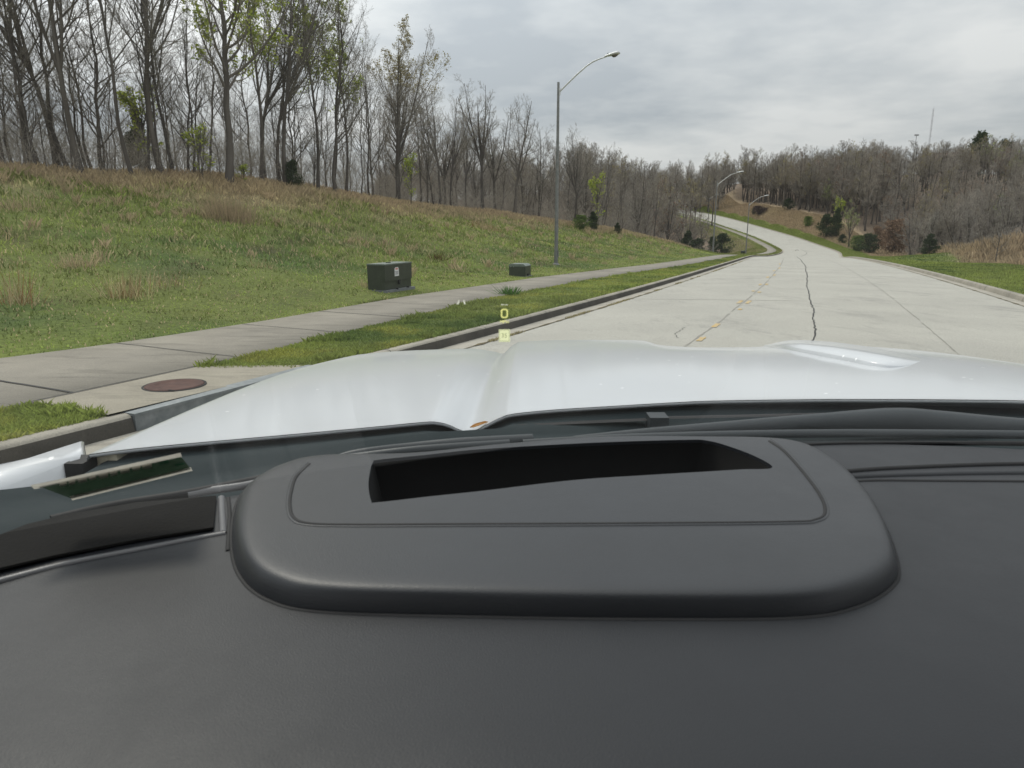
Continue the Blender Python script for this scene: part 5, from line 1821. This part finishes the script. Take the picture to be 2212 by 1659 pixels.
def on_hood(px, py, lift=.0):
    d = Vector(ray(px, py))
    hit = _bv.ray_cast(Vector((0, 0, EYE)), d.normalized())
    p = np.array(hit[0]) if hit[0] is not None else PV(px, py, 2.26)
    return p + np.array([0, 0, lift])


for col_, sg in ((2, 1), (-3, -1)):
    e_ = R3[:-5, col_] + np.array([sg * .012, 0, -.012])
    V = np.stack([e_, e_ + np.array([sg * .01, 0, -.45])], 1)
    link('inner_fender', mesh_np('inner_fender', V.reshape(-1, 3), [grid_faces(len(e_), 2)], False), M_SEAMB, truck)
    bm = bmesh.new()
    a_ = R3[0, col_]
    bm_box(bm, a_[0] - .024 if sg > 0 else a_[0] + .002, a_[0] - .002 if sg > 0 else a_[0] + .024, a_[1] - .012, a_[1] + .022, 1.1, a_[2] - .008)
    bm_obj('fender_gap_fill', bm, M_SEAMB, truck)  # added black block in the hood gap, standing for the shade there
# raised vane on the right bulge of the hood
vane_up = [(1652, 739, .002), (1704, 734, .009), (1781, 737, .010), (1850, 745, .010), (1910, 755, .009), (1965, 767, .004), (2012, 780, -.004)]
vane_lo = [(1650, 741, .002), (1696, 746, .009), (1757, 756, .010), (1820, 767, .010), (1880, 779, .009), (1936, 789, .004), (1996, 789, -.004)]


def hood_spot(px, py, lift):
    """where on the hood (raised by lift) a line of sight passes"""
    best = None
    for v in np.linspace(1.25, 2.29, 210):
        d = ray(px, py)
        p = d * (v / d[1]) + np.array([0, 0, EYE])
        hit = _bv.ray_cast(Vector((p[0], p[1], 3)), Vector((0, 0, -1)))
        if hit[0] is None: continue
        e_ = abs(hit[0].z + lift - p[2])
        if best is None or e_ < best[0] - 1e-4:
            best = (e_, np.array([p[0], p[1], hit[0].z + lift]))
    return best[1]


U_ = resample(np.array([hood_spot(*a) for a in vane_up]), 30)
Lw = resample(np.array([hood_spot(*a) for a in vane_lo]), 30)
mid_ = (U_ + Lw) / 2 + np.array([0, 0, .002])
low2 = Lw + np.array([-.002, -.004, -.003]); low3 = Lw + np.array([-.004, -.006, -.02]); up2 = U_ + np.array([.02, .01, -.02])
V = np.stack([low3, low2, Lw, mid_, U_, up2], 1)
link('hood_vane', mesh_np('hood_vane', V.reshape(-1, 3), [grid_faces(30, 6)], True), M_PAINT, hood)

# ---- left and right fender tops
fp = [PZ(-260, 1068, 1.50), PZ(-60, 1016, 1.52), PZ(60, 990, 1.53), PZ(150, 961, 1.535), PZ(176, 953, 1.535), PZ(182, 955, 1.53), PZ(172, 988, 1.53), PZ(110, 1014, 1.525), PZ(0, 1056, 1.515), PZ(-220, 1150, 1.50)]
for sg in (1, -1):
    bm = bmesh.new()
    pts = [((p[0] if sg > 0 else 2 * UC - p[0]), p[1], p[2]) for p in fp]
    a_ = [bm.verts.new(p) for p in pts]
    b_ = [bm.verts.new((p[0], p[1], p[2] - .30)) for p in pts]
    bm.faces.new(a_ if sg < 0 else a_[::-1])
    for i in range(len(a_)):
        bm.faces.new((a_[i], a_[(i + 1) % len(a_)], b_[(i + 1) % len(a_)], b_[i]))
    bm_obj('fender', bm, M_PAINT, truck, True, .010, 3)
# inner structure below the hood gap (dark)
bm = bmesh.new(); bm_box(bm, -.62, 1.34, .55, 2.2, 1.0, 1.36); bm_obj('engine_bay', bm, M_SEAMB, truck)


def vb(u):
    return .862 - .42 * (np.asarray(u) - UC) ** 2


# ---- cowl panel between hood and windshield
us = np.linspace(-.74, 1.46, 90)
hood_v = vrear(us)
rows = []
for f_, z_, dv in ((1, 1.44, .09), (1, 1.505, .05), (1, 1.525, .0), (.72, 1.528, 0), (.66, 1.521, 0), (.40, 1.519, 0), (.36, 1.526, 0), (.12, 1.524, 0), (.0, 1.518, 0), (-.1, 1.49, 0)):
    base = vb(us) + .0
    v = base + (hood_v - base) * f_ + dv
    if dv >= 0 and f_ == 1 and z_ > 1.5:
        z_ = np.minimum(1.538, np.interp(us, rear[:, 0], rear[:, 2]) - .013) * (us > -.495) + 1.50 * (us <= -.495)
    z = np.zeros(90) + z_ + .006 * np.sin(us * 9 + f_ * 3) * (0 < f_ < 1)
    rows.append(np.stack([us, v, z], 1))
V = np.stack(rows, 1)
cowl = link('cowl_panel', mesh_np('cowl_panel', V.reshape(-1, 3), [grid_faces(90, len(rows))], True), M_COWL, truck)
# long dark slots and the washer block in the cowl
bm = bmesh.new()
for (x0, y0, x1, y1, th_) in ((1120, 921, 1400, 909, 4), (1440, 905, 1845, 896, 4), (800, 955, 960, 948, 3)):
    a_, b_, c_, d_ = PV(x0, y0, .93), PV(x1, y1, .94), PV(x1, y1 - th_, .945), PV(x0, y0 - th_, .935)
    bm_prism(bm, [tuple(a_), tuple(b_), tuple(c_), tuple(d_)], (0, .012, -.002))
bm_obj('cowl_slot', bm, M_SEAMB, cowl)
bm = bmesh.new()
a_ = PV(1421, 915, .93)
bm_box(bm, a_[0] - .013, a_[0] + .013, a_[1] - .01, a_[1] + .02, a_[2] - .02, a_[2] + .011)
bm_obj('washer_jet', bm, M_WIPER, cowl, False, .003)
bm = bmesh.new()
a_ = PZ(243, 985, 1.525)
bm_box(bm, a_[0] - .012, a_[0] + .012, a_[1] - .012, a_[1] + .012, a_[2] - .01, a_[2] + .008)
bm_obj('foam_block', bm, mat_noise('pale_foam', (.30, .27, .20), (.48, .45, .36), 90, .9), cowl, False, .003)


def wiper(arm, blade, r0):
    w_ = empty('wiper', tuple(arm[-1])); w_.parent = truck
    o_ = np.array(arm[-1])
    g = Geo()
    A = resample(np.array(arm), 30) - o_
    rad = np.interp(np.linspace(0, 1, 30), [0, .12, .45, .6, .75, .9, 1], r0)
    g.tube(A, rad, 12); g.cap(A[0], A[0] - A[1], rad[0], 12)
    g.build('arm', M_WIPER, w_)
    g = Geo()
    B = resample(np.array(blade), 30) - o_
    g.tube(B, .0055, 8); g.tube(B + np.array([0, -.006, -.010]), .0025, 6)
    g.build('blade', M_WIPER, w_)


wiper([PV(1240, 948, .845), PV(1400, 936, .85), PV(1560, 925, .87), PV(1720, 914, .89), PV(1840, 908, .90), PV(1950, 907, .905), PV(2040, 914, .905), PV(2212, 925, .90), PV(2500, 940, .87)],
      [PV(1130, 958, .835), PV(1400, 944, .835), PV(1800, 936, .83), PV(2300, 940, .80)], [.004, .007, .012, .017, .017, .013, .011])
wiper([PV(730, 987, .80), PV(800, 975, .81), PV(900, 965, .83), PV(1000, 958, .84), PV(1150, 950, .86)],
      [PV(735, 992, .79), PV(900, 972, .80), PV(1100, 958, .825)], [.003, .005, .006, .007, .008, .008, .008])

# ---- windshield: one curved sheet of glass
m, nt, ln, bs = new_mat('windshield_glass')
nt.remove(bs)
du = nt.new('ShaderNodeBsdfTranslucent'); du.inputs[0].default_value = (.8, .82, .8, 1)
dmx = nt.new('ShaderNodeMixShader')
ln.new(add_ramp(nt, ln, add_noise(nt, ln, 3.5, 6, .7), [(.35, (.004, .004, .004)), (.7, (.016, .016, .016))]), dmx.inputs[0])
tr = nt.new('ShaderNodeBsdfTransparent'); tr.inputs[0].default_value = (.93, .955, .945, 1)
gl = nt.new('ShaderNodeBsdfGlossy'); gl.inputs['Roughness'].default_value = .0
fr = nt.new('ShaderNodeFresnel'); fr.inputs['IOR'].default_value = 1.45
mx = nt.new('ShaderNodeMixShader')
ln.new(fr.outputs[0], mx.inputs[0]); ln.new(tr.outputs[0], mx.inputs[1]); ln.new(gl.outputs[0], mx.inputs[2])
ln.new(mx.outputs[0], dmx.inputs[1]); ln.new(du.outputs[0], dmx.inputs[2])      # a thin film of dust, mixed in as a pale haze veil
ln.new(dmx.outputs[0], nt['Material Output'].inputs[0])
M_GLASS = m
RAKE = 1.25


def glass_v(u, z):
    return vb(u) - (z - 1.50) * RAKE


def GL(px, py, off=.004):
    """where a line of sight meets the glass, slightly inside the cabin"""
    d = ray(px, py)
    lo, hi = .05, 1.6
    for _ in range(50):
        k = (lo + hi) / 2
        p = d * k + np.array([0, 0, EYE])
        if p[1] < glass_v(p[0], p[2]): lo = k
        else: hi = k
    return d * (lo - off) + np.array([0, 0, EYE])


us = np.linspace(-.50, 1.22, 40)
zs = np.linspace(1.49, 2.10, 24)
V = np.stack([np.stack([UC + (us - UC) * (1 - .22 * (z - 1.49)), glass_v(us, z) + .05 * 0, np.full(40, z)], 1) for z in zs], 1)
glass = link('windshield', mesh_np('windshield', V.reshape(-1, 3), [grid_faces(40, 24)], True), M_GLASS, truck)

# ---- projected speed display seen on the glass
def emis(name, c, s):
    m, nt, ln, bs = new_mat(name)
    bs.inputs['Base Color'].default_value = (0.02, .02, .02, 1)
    bs.inputs['Emission Color'].default_value = (*c, 1)
    bs.inputs['Emission Strength'].default_value = s
    return m


M_HUD = emis('display_yellow', (.95, .93, .30), .9)
M_HUDW = emis('display_white', (.95, .95, .80), .95)
M_HUDP = emis('display_pale', (.90, .92, .55), .95)
M_HUDK = emis('display_dark_digits', (.16, .20, .06), 1.0)
hud = empty('speed_display', tuple(GL(1090, 690))); hud.parent = truck
o_hud = GL(1090, 690)


def hud_quads(name, polys, mat, off=.004, hole=None):
    """flat marks on the glass, given as picture outlines; ring if two outlines"""
    V, F = [], []
    n = 0
    for pl in polys:
        if isinstance(pl, tuple):            # ring (outer, inner)
            a, b = pl
            k = len(a)
            V += [GL(x, y, off) - o_hud for x, y in a] + [GL(x, y, off) - o_hud for x, y in b]
            F += [[n + i, n + (i + 1) % k, n + k + (i + 1) % k, n + k + i] for i in range(k)]
            n += 2 * k
        else:
            V += [GL(x, y, off) - o_hud for x, y in pl]
            F += [[n, n + 1, n + 2, n + 3]]
            n += 4
    return link(name, mesh_np(name, V, [np.array(F)], False), mat, hud)


def rrect(cx, cy, hw, hh, r, k=6):
    out = []
    for sx, sy, a0 in ((1, -1, -90), (1, 1, 0), (-1, 1, 90), (-1, -1, 180)):
        for j in range(k + 1):
            a = math.radians(a0 + 90 * j / k)
            out.append((cx + sx * (hw - r) + r * math.cos(a), cy + sy * (hh - r) + r * math.sin(a)))
    return out


hud_quads('speed_digit', [(rrect(1089.6, 677, 7.6, 10.0, 5.0), rrect(1089.6, 677, 4.7, 7.3, 3.2))], M_HUD)
hud_quads('speed_sign', [[(1077.6, 711.5), (1101.6, 711.5), (1101.6, 738.5), (1077.6, 738.5)]], M_HUDP)
hud_quads('sign_border', [(rrect(1089.6, 725, 10.6, 12.2, 1.5), rrect(1089.6, 725, 9.9, 11.5, 1.2))], M_HUDK, .0055)
hud_quads('lane_mark', [[(987.4, 657.2), (990.2, 657.2), (992.3, 648.2), (991.0, 648.2)], [(1000.8, 648.0), (1002.1, 648.0), (1005.8, 656.8), (1003.0, 657.2)],
                        [(1082.5, 657.6), (1089, 657.6), (1089, 658.8), (1082.5, 658.8)], [(1090.6, 657.6), (1097, 657.6), (1097, 658.8), (1090.6, 658.8)]], M_HUDW)
# letters: strokes on a small grid
GLY = {'M': [(0, 1, 0, 0), (0, 0, .5, .6), (.5, .6, 1, 0), (1, 0, 1, 1)], 'P': [(0, 1, 0, 0), (0, 0, .8, 0), (.8, 0, .95, .25), (.95, .25, .8, .5), (.8, .5, 0, .5)], 'H': [(0, 0, 0, 1), (1, 0, 1, 1), (0, .5, 1, .5)],
       '3': [(0, .05, .6, 0), (.6, 0, .9, .22), (.9, .22, .35, .47), (.35, .47, .95, .74), (.95, .74, .6, 1), (.6, 1, 0, .95)], '5': [(.9, 0, .15, 0), (.15, 0, .08, .45), (.08, .45, .6, .42), (.6, .42, .95, .70), (.95, .70, .6, 1), (.6, 1, 0, .95)]}


def strokes(txt, x0, y0, w, h, gap, sw):
    out = []
    for k, ch in enumerate(txt):
        for a, b, c, d in GLY[ch]:
            ax, ay, cx, cy = x0 + k * (w + gap) + a * w, y0 + b * h, x0 + k * (w + gap) + c * w, y0 + d * h
            L = math.hypot(cx - ax, cy - ay)
            nx, ny = -(cy - ay) / L * sw / 2, (cx - ax) / L * sw / 2
            ex, ey = (cx - ax) / L * sw / 2, (cy - ay) / L * sw / 2
            out.append([(ax - ex + nx, ay - ey + ny), (cx + ex + nx, cy + ey + ny), (cx + ex - nx, cy + ey - ny), (ax - ex - nx, ay - ey - ny)])
    return out


hud_quads('unit_letter', strokes('MPH', 1081.2, 692.4, 4.6, 5.4, 1.7, 1.1), M_HUD)
hud_quads('limit_digit', strokes('35', 1083.8, 720.6, 4.2, 8.2, 2.4, 1.0), M_HUDK, .0055)

# ---- sticker on the lower left corner of the glass, read from behind
def vinyl(name, c1, c2, tr_):
    m = mat_noise(name, c1, c2, 60, .7)
    nt, ln = m.node_tree.nodes, m.node_tree.links
    t_ = nt.new('ShaderNodeBsdfTranslucent')
    src = nt['Principled BSDF'].inputs['Base Color'].links[0].from_socket
    ln.new(src, t_.inputs[0])
    mx_ = nt.new('ShaderNodeMixShader'); mx_.inputs[0].default_value = tr_
    ln.new(nt['Principled BSDF'].outputs[0], mx_.inputs[1]); ln.new(t_.outputs[0], mx_.inputs[2])
    ln.new(mx_.outputs[0], nt['Material Output'].inputs[0])
    return m


M_STG = vinyl('dark_green_sticker', (.010, .022, .012), (.018, .036, .02), .4)
M_STC = vinyl('cream_print', (.34, .32, .28), (.48, .46, .40), .5)
M_STE = vinyl('bright_green_print', (.02, .14, .06), (.03, .20, .10), .5)


def glass_patch(name, quads, mat, parent, off):
    V, F = [], []
    for q in quads:
        n = len(V)
        # subdivide along the length so that it follows the curved glass
        (a, b, c, d) = [np.array(p, float) for p in q]
        k = 7
        for i in range(k):
            f = i / (k - 1)
            V += [GL(*(a + (b - a) * f), off), GL(*(d + (c - d) * f), off)]
        F += [[n + 2 * i, n + 2 * i + 2, n + 2 * i + 3, n + 2 * i + 1] for i in range(k - 1)]
    return link(name, mesh_np(name, V, [np.array(F)], False), mat, parent)


stk = glass_patch('sticker', [[(82, 1050), (390, 985), (412, 1012), (152, 1076)]], M_STG, glass, .004)
glass_patch('sticker_print', [[(66, 1048), (150, 1031), (152, 1040), (74, 1057)], [(150, 1031), (390, 978), (393, 987), (152, 1042)], [(150, 1072), (412, 1009), (416, 1017), (156, 1081)]], M_STC, stk, .0055)
r_ = random.Random(4)
lett = []
x_ = 128.0
while x_ < 330:
    w1 = r_.uniform(14, 22)
    yb = 1050 - (x_ - 128) * .212
    lett.append([(x_, yb - 8), (x_ + w1, yb - 11 - 1), (x_ + w1 + 1, yb + r_.uniform(-2, 1)), (x_ + 2, yb + r_.uniform(1, 4))])
    x_ += w1 + r_.uniform(3, 6)
glass_patch('sticker_lettering', lett, vinyl('worn_grey_print', (.36, .345, .31), (.56, .54, .48), .7), stk, .0085)
glass_patch('sticker_emblem', [[(342, 998), (362, 993), (366, 1000), (346, 1005)], [(378, 1003), (398, 999), (400, 1003), (380, 1007)]], M_STE, stk, .0057)

# ---- dashboard
us = np.linspace(-.95, 1.65, 120)
vf = glass_v(us, ZD) - .012
nv = 60
rows = []
for k in range(nv):
    f = k / (nv - 1)
    v = .06 + (vf - .06) * f
    z = np.full(120, ZD) - .45 * np.clip(.30 - v, 0, 1) ** 1.6
    z = z - .02 * np.clip((us + .30) / -.3, 0, 1) ** 2
    rows.append(np.stack([us, v, z], 1))
for dv, dz in ((.004, -.004), (.006, -.02), (.006, -.06)):
    rows.append(np.stack([us, vf + dv, np.full(120, ZD + dz)], 1))
V = np.stack(rows, 1)
dash = link('dashboard', mesh_np('dashboard', V.reshape(-1, 3), [grid_faces(120, nv + 3)[:, ::-1]], True), M_DASH, truck)

# display hood on the dash: raised pad with rounded shoulders and an open projector well
ZT = ZD + .016
top_px = [(750, 998), (665, 1018), (618, 1070), (600, 1130), (602, 1180), (628, 1216), (700, 1236), (810, 1243), (1000, 1246), (1400, 1248), (1670, 1244), (1780, 1226), (1840, 1192), (1856, 1150), (1843, 1105), (1798, 1045), (1743, 985), (1660, 950), (1500, 945), (1300, 946), (1100, 960), (900, 980)]
bot_px = [(690, 1003), (598, 1022), (530, 1060), (505, 1110), (500, 1180), (518, 1245), (575, 1295), (690, 1322), (1000, 1332), (1400, 1338), (1720, 1335), (1850, 1312), (1925, 1270), (1940, 1225), (1912, 1140), (1868, 1068), (1805, 1012), (1715, 975), None, None, None, None]
T3 = np.array([PZ(x, y, ZT) for x, y in top_px])
B3 = np.array([PZ(*b, ZD - .001) if b else T3[i] + np.array([0, .012, -.017]) for i, b in enumerate(bot_px)])


def closed_resample(A, n):
    m_ = len(A)
    x = np.linspace(0, m_, n, endpoint=False)
    i = x.astype(int)
    f = (x - i)[:, None]
    P = lambda k: A[(i + k) % m_]
    p0, p1, p2, p3 = P(-1), P(0), P(1), P(2)
    return .5 * (2 * p1 + (p2 - p0) * f + (2 * p0 - 5 * p1 + 4 * p2 - p3) * f ** 2 + (3 * p1 - p0 - 3 * p2 + p3) * f ** 3)


NR = 220
T3, B3 = closed_resample(T3, NR), closed_resample(B3, NR)
well_px = [(819, 993), (806, 998), (799, 1020), (796, 1050), (802, 1082), (815, 1085), (930, 1072), (1043, 1060), (1239, 1037), (1400, 1026), (1518, 1019), (1600, 1014), (1668, 1010), (1630, 985), (1573, 963.5), (1529, 952), (1482, 950), (1278, 956.5), (1043, 970), (925, 982)]
W3 = closed_resample(np.array([PZ(x, y, ZT) for x, y in well_px]), 160)
bm = bmesh.new()
rings = []
for f in np.linspace(0, 1, 19):      # a steep shoulder, a tight rounded edge, then nearly flat
    ia = float(np.interp(f, np.linspace(0, 1, 9), [0, .05, .115, .19, .27, .37, .50, .70, 1]))
    hb = float(np.interp(f, np.linspace(0, 1, 9), [0, .30, .56, .75, .87, .94, .975, .993, 1]))
    P = B3 + (T3 - B3) * ia
    P[:, 2] = B3[:, 2] + (T3[:, 2] - B3[:, 2]) * hb
    rings.append(P)
cen = T3.mean(0)
inn = T3 + (cen - T3) * .012
inn[:, 2] = ZT
rings.append(inn)
vr = [[bm.verts.new(p) for p in P] for P in rings]
for a, b in zip(vr[:-1], vr[1:]):
    for i in range(NR):
        bm.faces.new((a[i], a[(i + 1) % NR], b[(i + 1) % NR], b[i]))
wr = [bm.verts.new(p) for p in W3]
edges = [bm.edges.get((vr[-1][i], vr[-1][(i + 1) % NR])) for i in range(NR)] + [bm.edges.new((wr[i], wr[(i + 1) % 160])) for i in range(160)]
bmesh.ops.triangle_fill(bm, use_beauty=True, use_dissolve=False, edges=edges)
bmesh.ops.split_edges(bm, edges=edges)
wr = [bm.verts.new(p) for p in W3]
w2 = [bm.verts.new((p[0], p[1], p[2] - .004)) for p in W3]
for i in range(160):
    bm.faces.new((wr[i], wr[(i + 1) % 160], w2[(i + 1) % 160], w2[i]))
bd = bmesh.new()
bd.from_mesh(dash.data)


def inside(x, y, P):
    a_, b_ = P, np.roll(P, -1, 0)
    cr_ = ((a_[:, 1] > y) != (b_[:, 1] > y)) & (x < (b_[:, 0] - a_[:, 0]) * (y - a_[:, 1]) / (b_[:, 1] - a_[:, 1] + 1e-12) + a_[:, 0])
    return cr_.sum() % 2 == 1


bmesh.ops.delete(bd, geom=[f for f in bd.faces if all(inside(v.co.x, v.co.y, T3) for v in f.verts)], context='FACES')
bd.to_mesh(dash.data)
bd.free()
pad = bm_obj('display_hood', bm, M_PADP, dash, True)
for p_ in pad.data.polygons:
    if abs(p_.normal.z) > .999: p_.use_smooth = True
bm = bmesh.new()
wa = [bm.verts.new((p[0], p[1], p[2] - .0035)) for p in W3 + (W3.mean(0) - W3) * .002]
wb = [bm.verts.new((p[0], p[1], p[2] - .06)) for p in W3 + (W3.mean(0) - W3) * .06]
for i in range(160):
    bm.faces.new((wa[i], wa[(i + 1) % 160], wb[(i + 1) % 160], wb[i]))
bm.faces.new(wb)
bm_obj('projector_well', bm, M_BLACK, pad, True)


def bead(name, pts, r, mat, parent, k=8, n=60, dz=0.0):
    A = resample(np.array(pts), n) + np.array([0, 0, dz])
    g = Geo(); g.tube(A, r, k)
    return g.build(name, mat, parent)


seam_px = [(668, 1002), (640, 1030), (629, 1062), (626, 1092), (634, 1118), (665, 1131), (760, 1134), (1000, 1133), (1400, 1131), (1700, 1128), (1762, 1123), (1783, 1105), (1768, 1064), (1722, 1005), (1690, 972), (1662, 953)]
bead('lid_seam', [PZ(x, y, ZT) for x, y in seam_px], .0021, M_SEAMB, pad, 6, 120, -.0008)
bead('lid_rim', [PZ(x + (x - 1206) * .008, y + (y - 1060) * .045, ZT) for x, y in seam_px], .0022, M_PADP, pad, 6, 120, -.0012)
base_px = bot_px[:18]
bead('base_gap', [PZ(x, y, ZD) for x, y in base_px], .0022, M_SEAMB, pad, 8, 140, -.0012)
# speaker grille and its raised surround at the left end
gp = [(-40, 1245), (0, 1236), (120, 1208), (300, 1173), (462, 1147), (468, 1078), (440, 1080), (300, 1092), (150, 1118), (60, 1140), (-40, 1180)]
bm = bmesh.new()
bm.faces.new([bm.verts.new(PZ(x, y, ZD - .0) + np.array([0, 0, .0015])) for x, y in gp])
r_ = bmesh.ops.extrude_face_region(bm, geom=bm.faces[:])
bmesh.ops.translate(bm, verts=[v for v in r_['geom'] if isinstance(v, bmesh.types.BMVert)], vec=(0, 0, .002))
gr = bm_obj('speaker_grille', bm, M_GRILLE, dash)
bead('grille_rim', [PZ(x, y, ZD) for x, y in [(-60, 1270), (0, 1254), (150, 1216), (300, 1187), (420, 1164), (487, 1152)]], .0030, M_TRIMP, dash, 8, 40, -.0008)
bead('grille_rim', [PZ(x, y, ZD) for x, y in [(482, 1152), (481, 1130), (479, 1100), (478, 1075)]], .0036, M_TRIMP, dash, 8, 20, -.001)
bead('grille_rim', [PZ(x, y, ZD) for x, y in [(-80, 1225), (-20, 1190), (40, 1158), (103, 1129)]], .0042, M_TRIMP, dash, 8, 20, -.0012)
bead('grille_rim', [PZ(x, y, ZD) for x, y in [(405, 1066), (450, 1058), (520, 1048), (560, 1040)]], .0042, M_TRIMP, dash, 8, 20, -.0012)
bead('pad_joint', [PZ(x, y, ZD) for x, y in [(493, 1075), (496, 1110), (494, 1150), (492, 1190)]], .0022, M_SEAMB, dash, 8, 20, -.001)
# grooves of the passenger side
bead('dash_groove', [PZ(x, y, ZD) for x, y in [(1790, 1025), (1830, 1019), (1950, 1011), (2212, 1003), (2700, 1000)]], .0042, M_SEAMB, dash, 8, 50, -.0012)
bead('dash_groove', [PZ(x, y, ZD) for x, y in [(1845, 1040), (1900, 1038), (2050, 1039), (2212, 1040), (2700, 1045)]], .0030, M_SEAMB, dash, 8, 50, -.0015)
bead('dash_ridge', [PZ(x, y, ZD) for x, y in [(1800, 1034), (1850, 1030), (2000, 1025), (2212, 1022), (2700, 1022)]], .0050, M_DASH, dash, 8, 50, -.0022)
bead('defrost_slot', [PZ(x, y, ZD) for x, y in [(1730, 962), (1850, 958), (2212, 957), (2700, 965)]], .0030, M_SEAMB, dash, 8, 40, -.0005)
bead('defrost_slot', [PZ(x, y, ZD) for x, y in [(110, 1122), (250, 1090), (400, 1066), (560, 1034), (700, 1003)]], .0045, M_SEAMB, dash, 8, 40, -.0005)

# ---- cabin shell: roof, pillars, doors, back wall
bm = bmesh.new(); bm_box(bm, -.48, 1.20, -1.75, .13, 2.10, 2.16); bm_obj('roof', bm, M_LINER, truck, False, .02)
for sg in (-1, 1):
    ub, ut = UC + sg * .93, UC + sg * .76
    g = Geo()
    P = [(ub, .50, 1.44), (UC + sg * .88, .34, 1.62), (UC + sg * .82, .05, 1.90), (ut, -.12, 2.12)]
    g.tube(P, [.045, .042, .04, .045], 10)
    g.build('windshield_pillar', M_LINER, truck)
    bm = bmesh.new(); bm_box(bm, ub - .04, ub + .04, -1.0, .55, .75, 1.42); bm_obj('door', bm, M_LINER, truck, False, .02)
    bm = bmesh.new(); bm_box(bm, ub - .05, ub + .03, -1.12, -1.0, .75, 2.12); bm_obj('door_pillar', bm, M_LINER, truck, False, .02)
bm = bmesh.new(); bm_box(bm, -.56, 1.28, -1.80, -1.72, .75, 2.12); bm_obj('rear_wall', bm, M_LINER, truck)
bm = bmesh.new(); bm_box(bm, -.56, 1.28, -1.72, .05, .70, .76); bm_obj('cab_floor', bm, M_LINER, truck)

# dead leaf lying on the hood
q = PV(1036, 893, 1.0)
k = 3 + int(np.argmin(abs(fs - .06)))
ii = np.argmin(np.linalg.norm(R3.reshape(-1, 3)[:, :2] - PZ(1036, 893, 1.55)[:2], axis=1))
lp = R3.reshape(-1, 3)[ii]
M_LEAFB = mat_noise('dry_leaf', (.30, .13, .03), (.42, .22, .06), 60, .8)
bm = bmesh.new()
pts = [(-.012, -.008, .003), (-.006, .001, .005), (.0, .004, .006), (.008, .012, .006), (.013, .016, .004), (.008, .005, .005), (.0, -.003, .004), (-.007, -.008, .003)]
bm_prism(bm, pts, (0, 0, .0008))
o = bm_obj('dry_leaf', bm, M_LEAFB)
o.location = lp + np.array([0, 0, .001])
tag(o, 'tiny orange brown dry leaf lying on the hood by its crease', 'leaf')
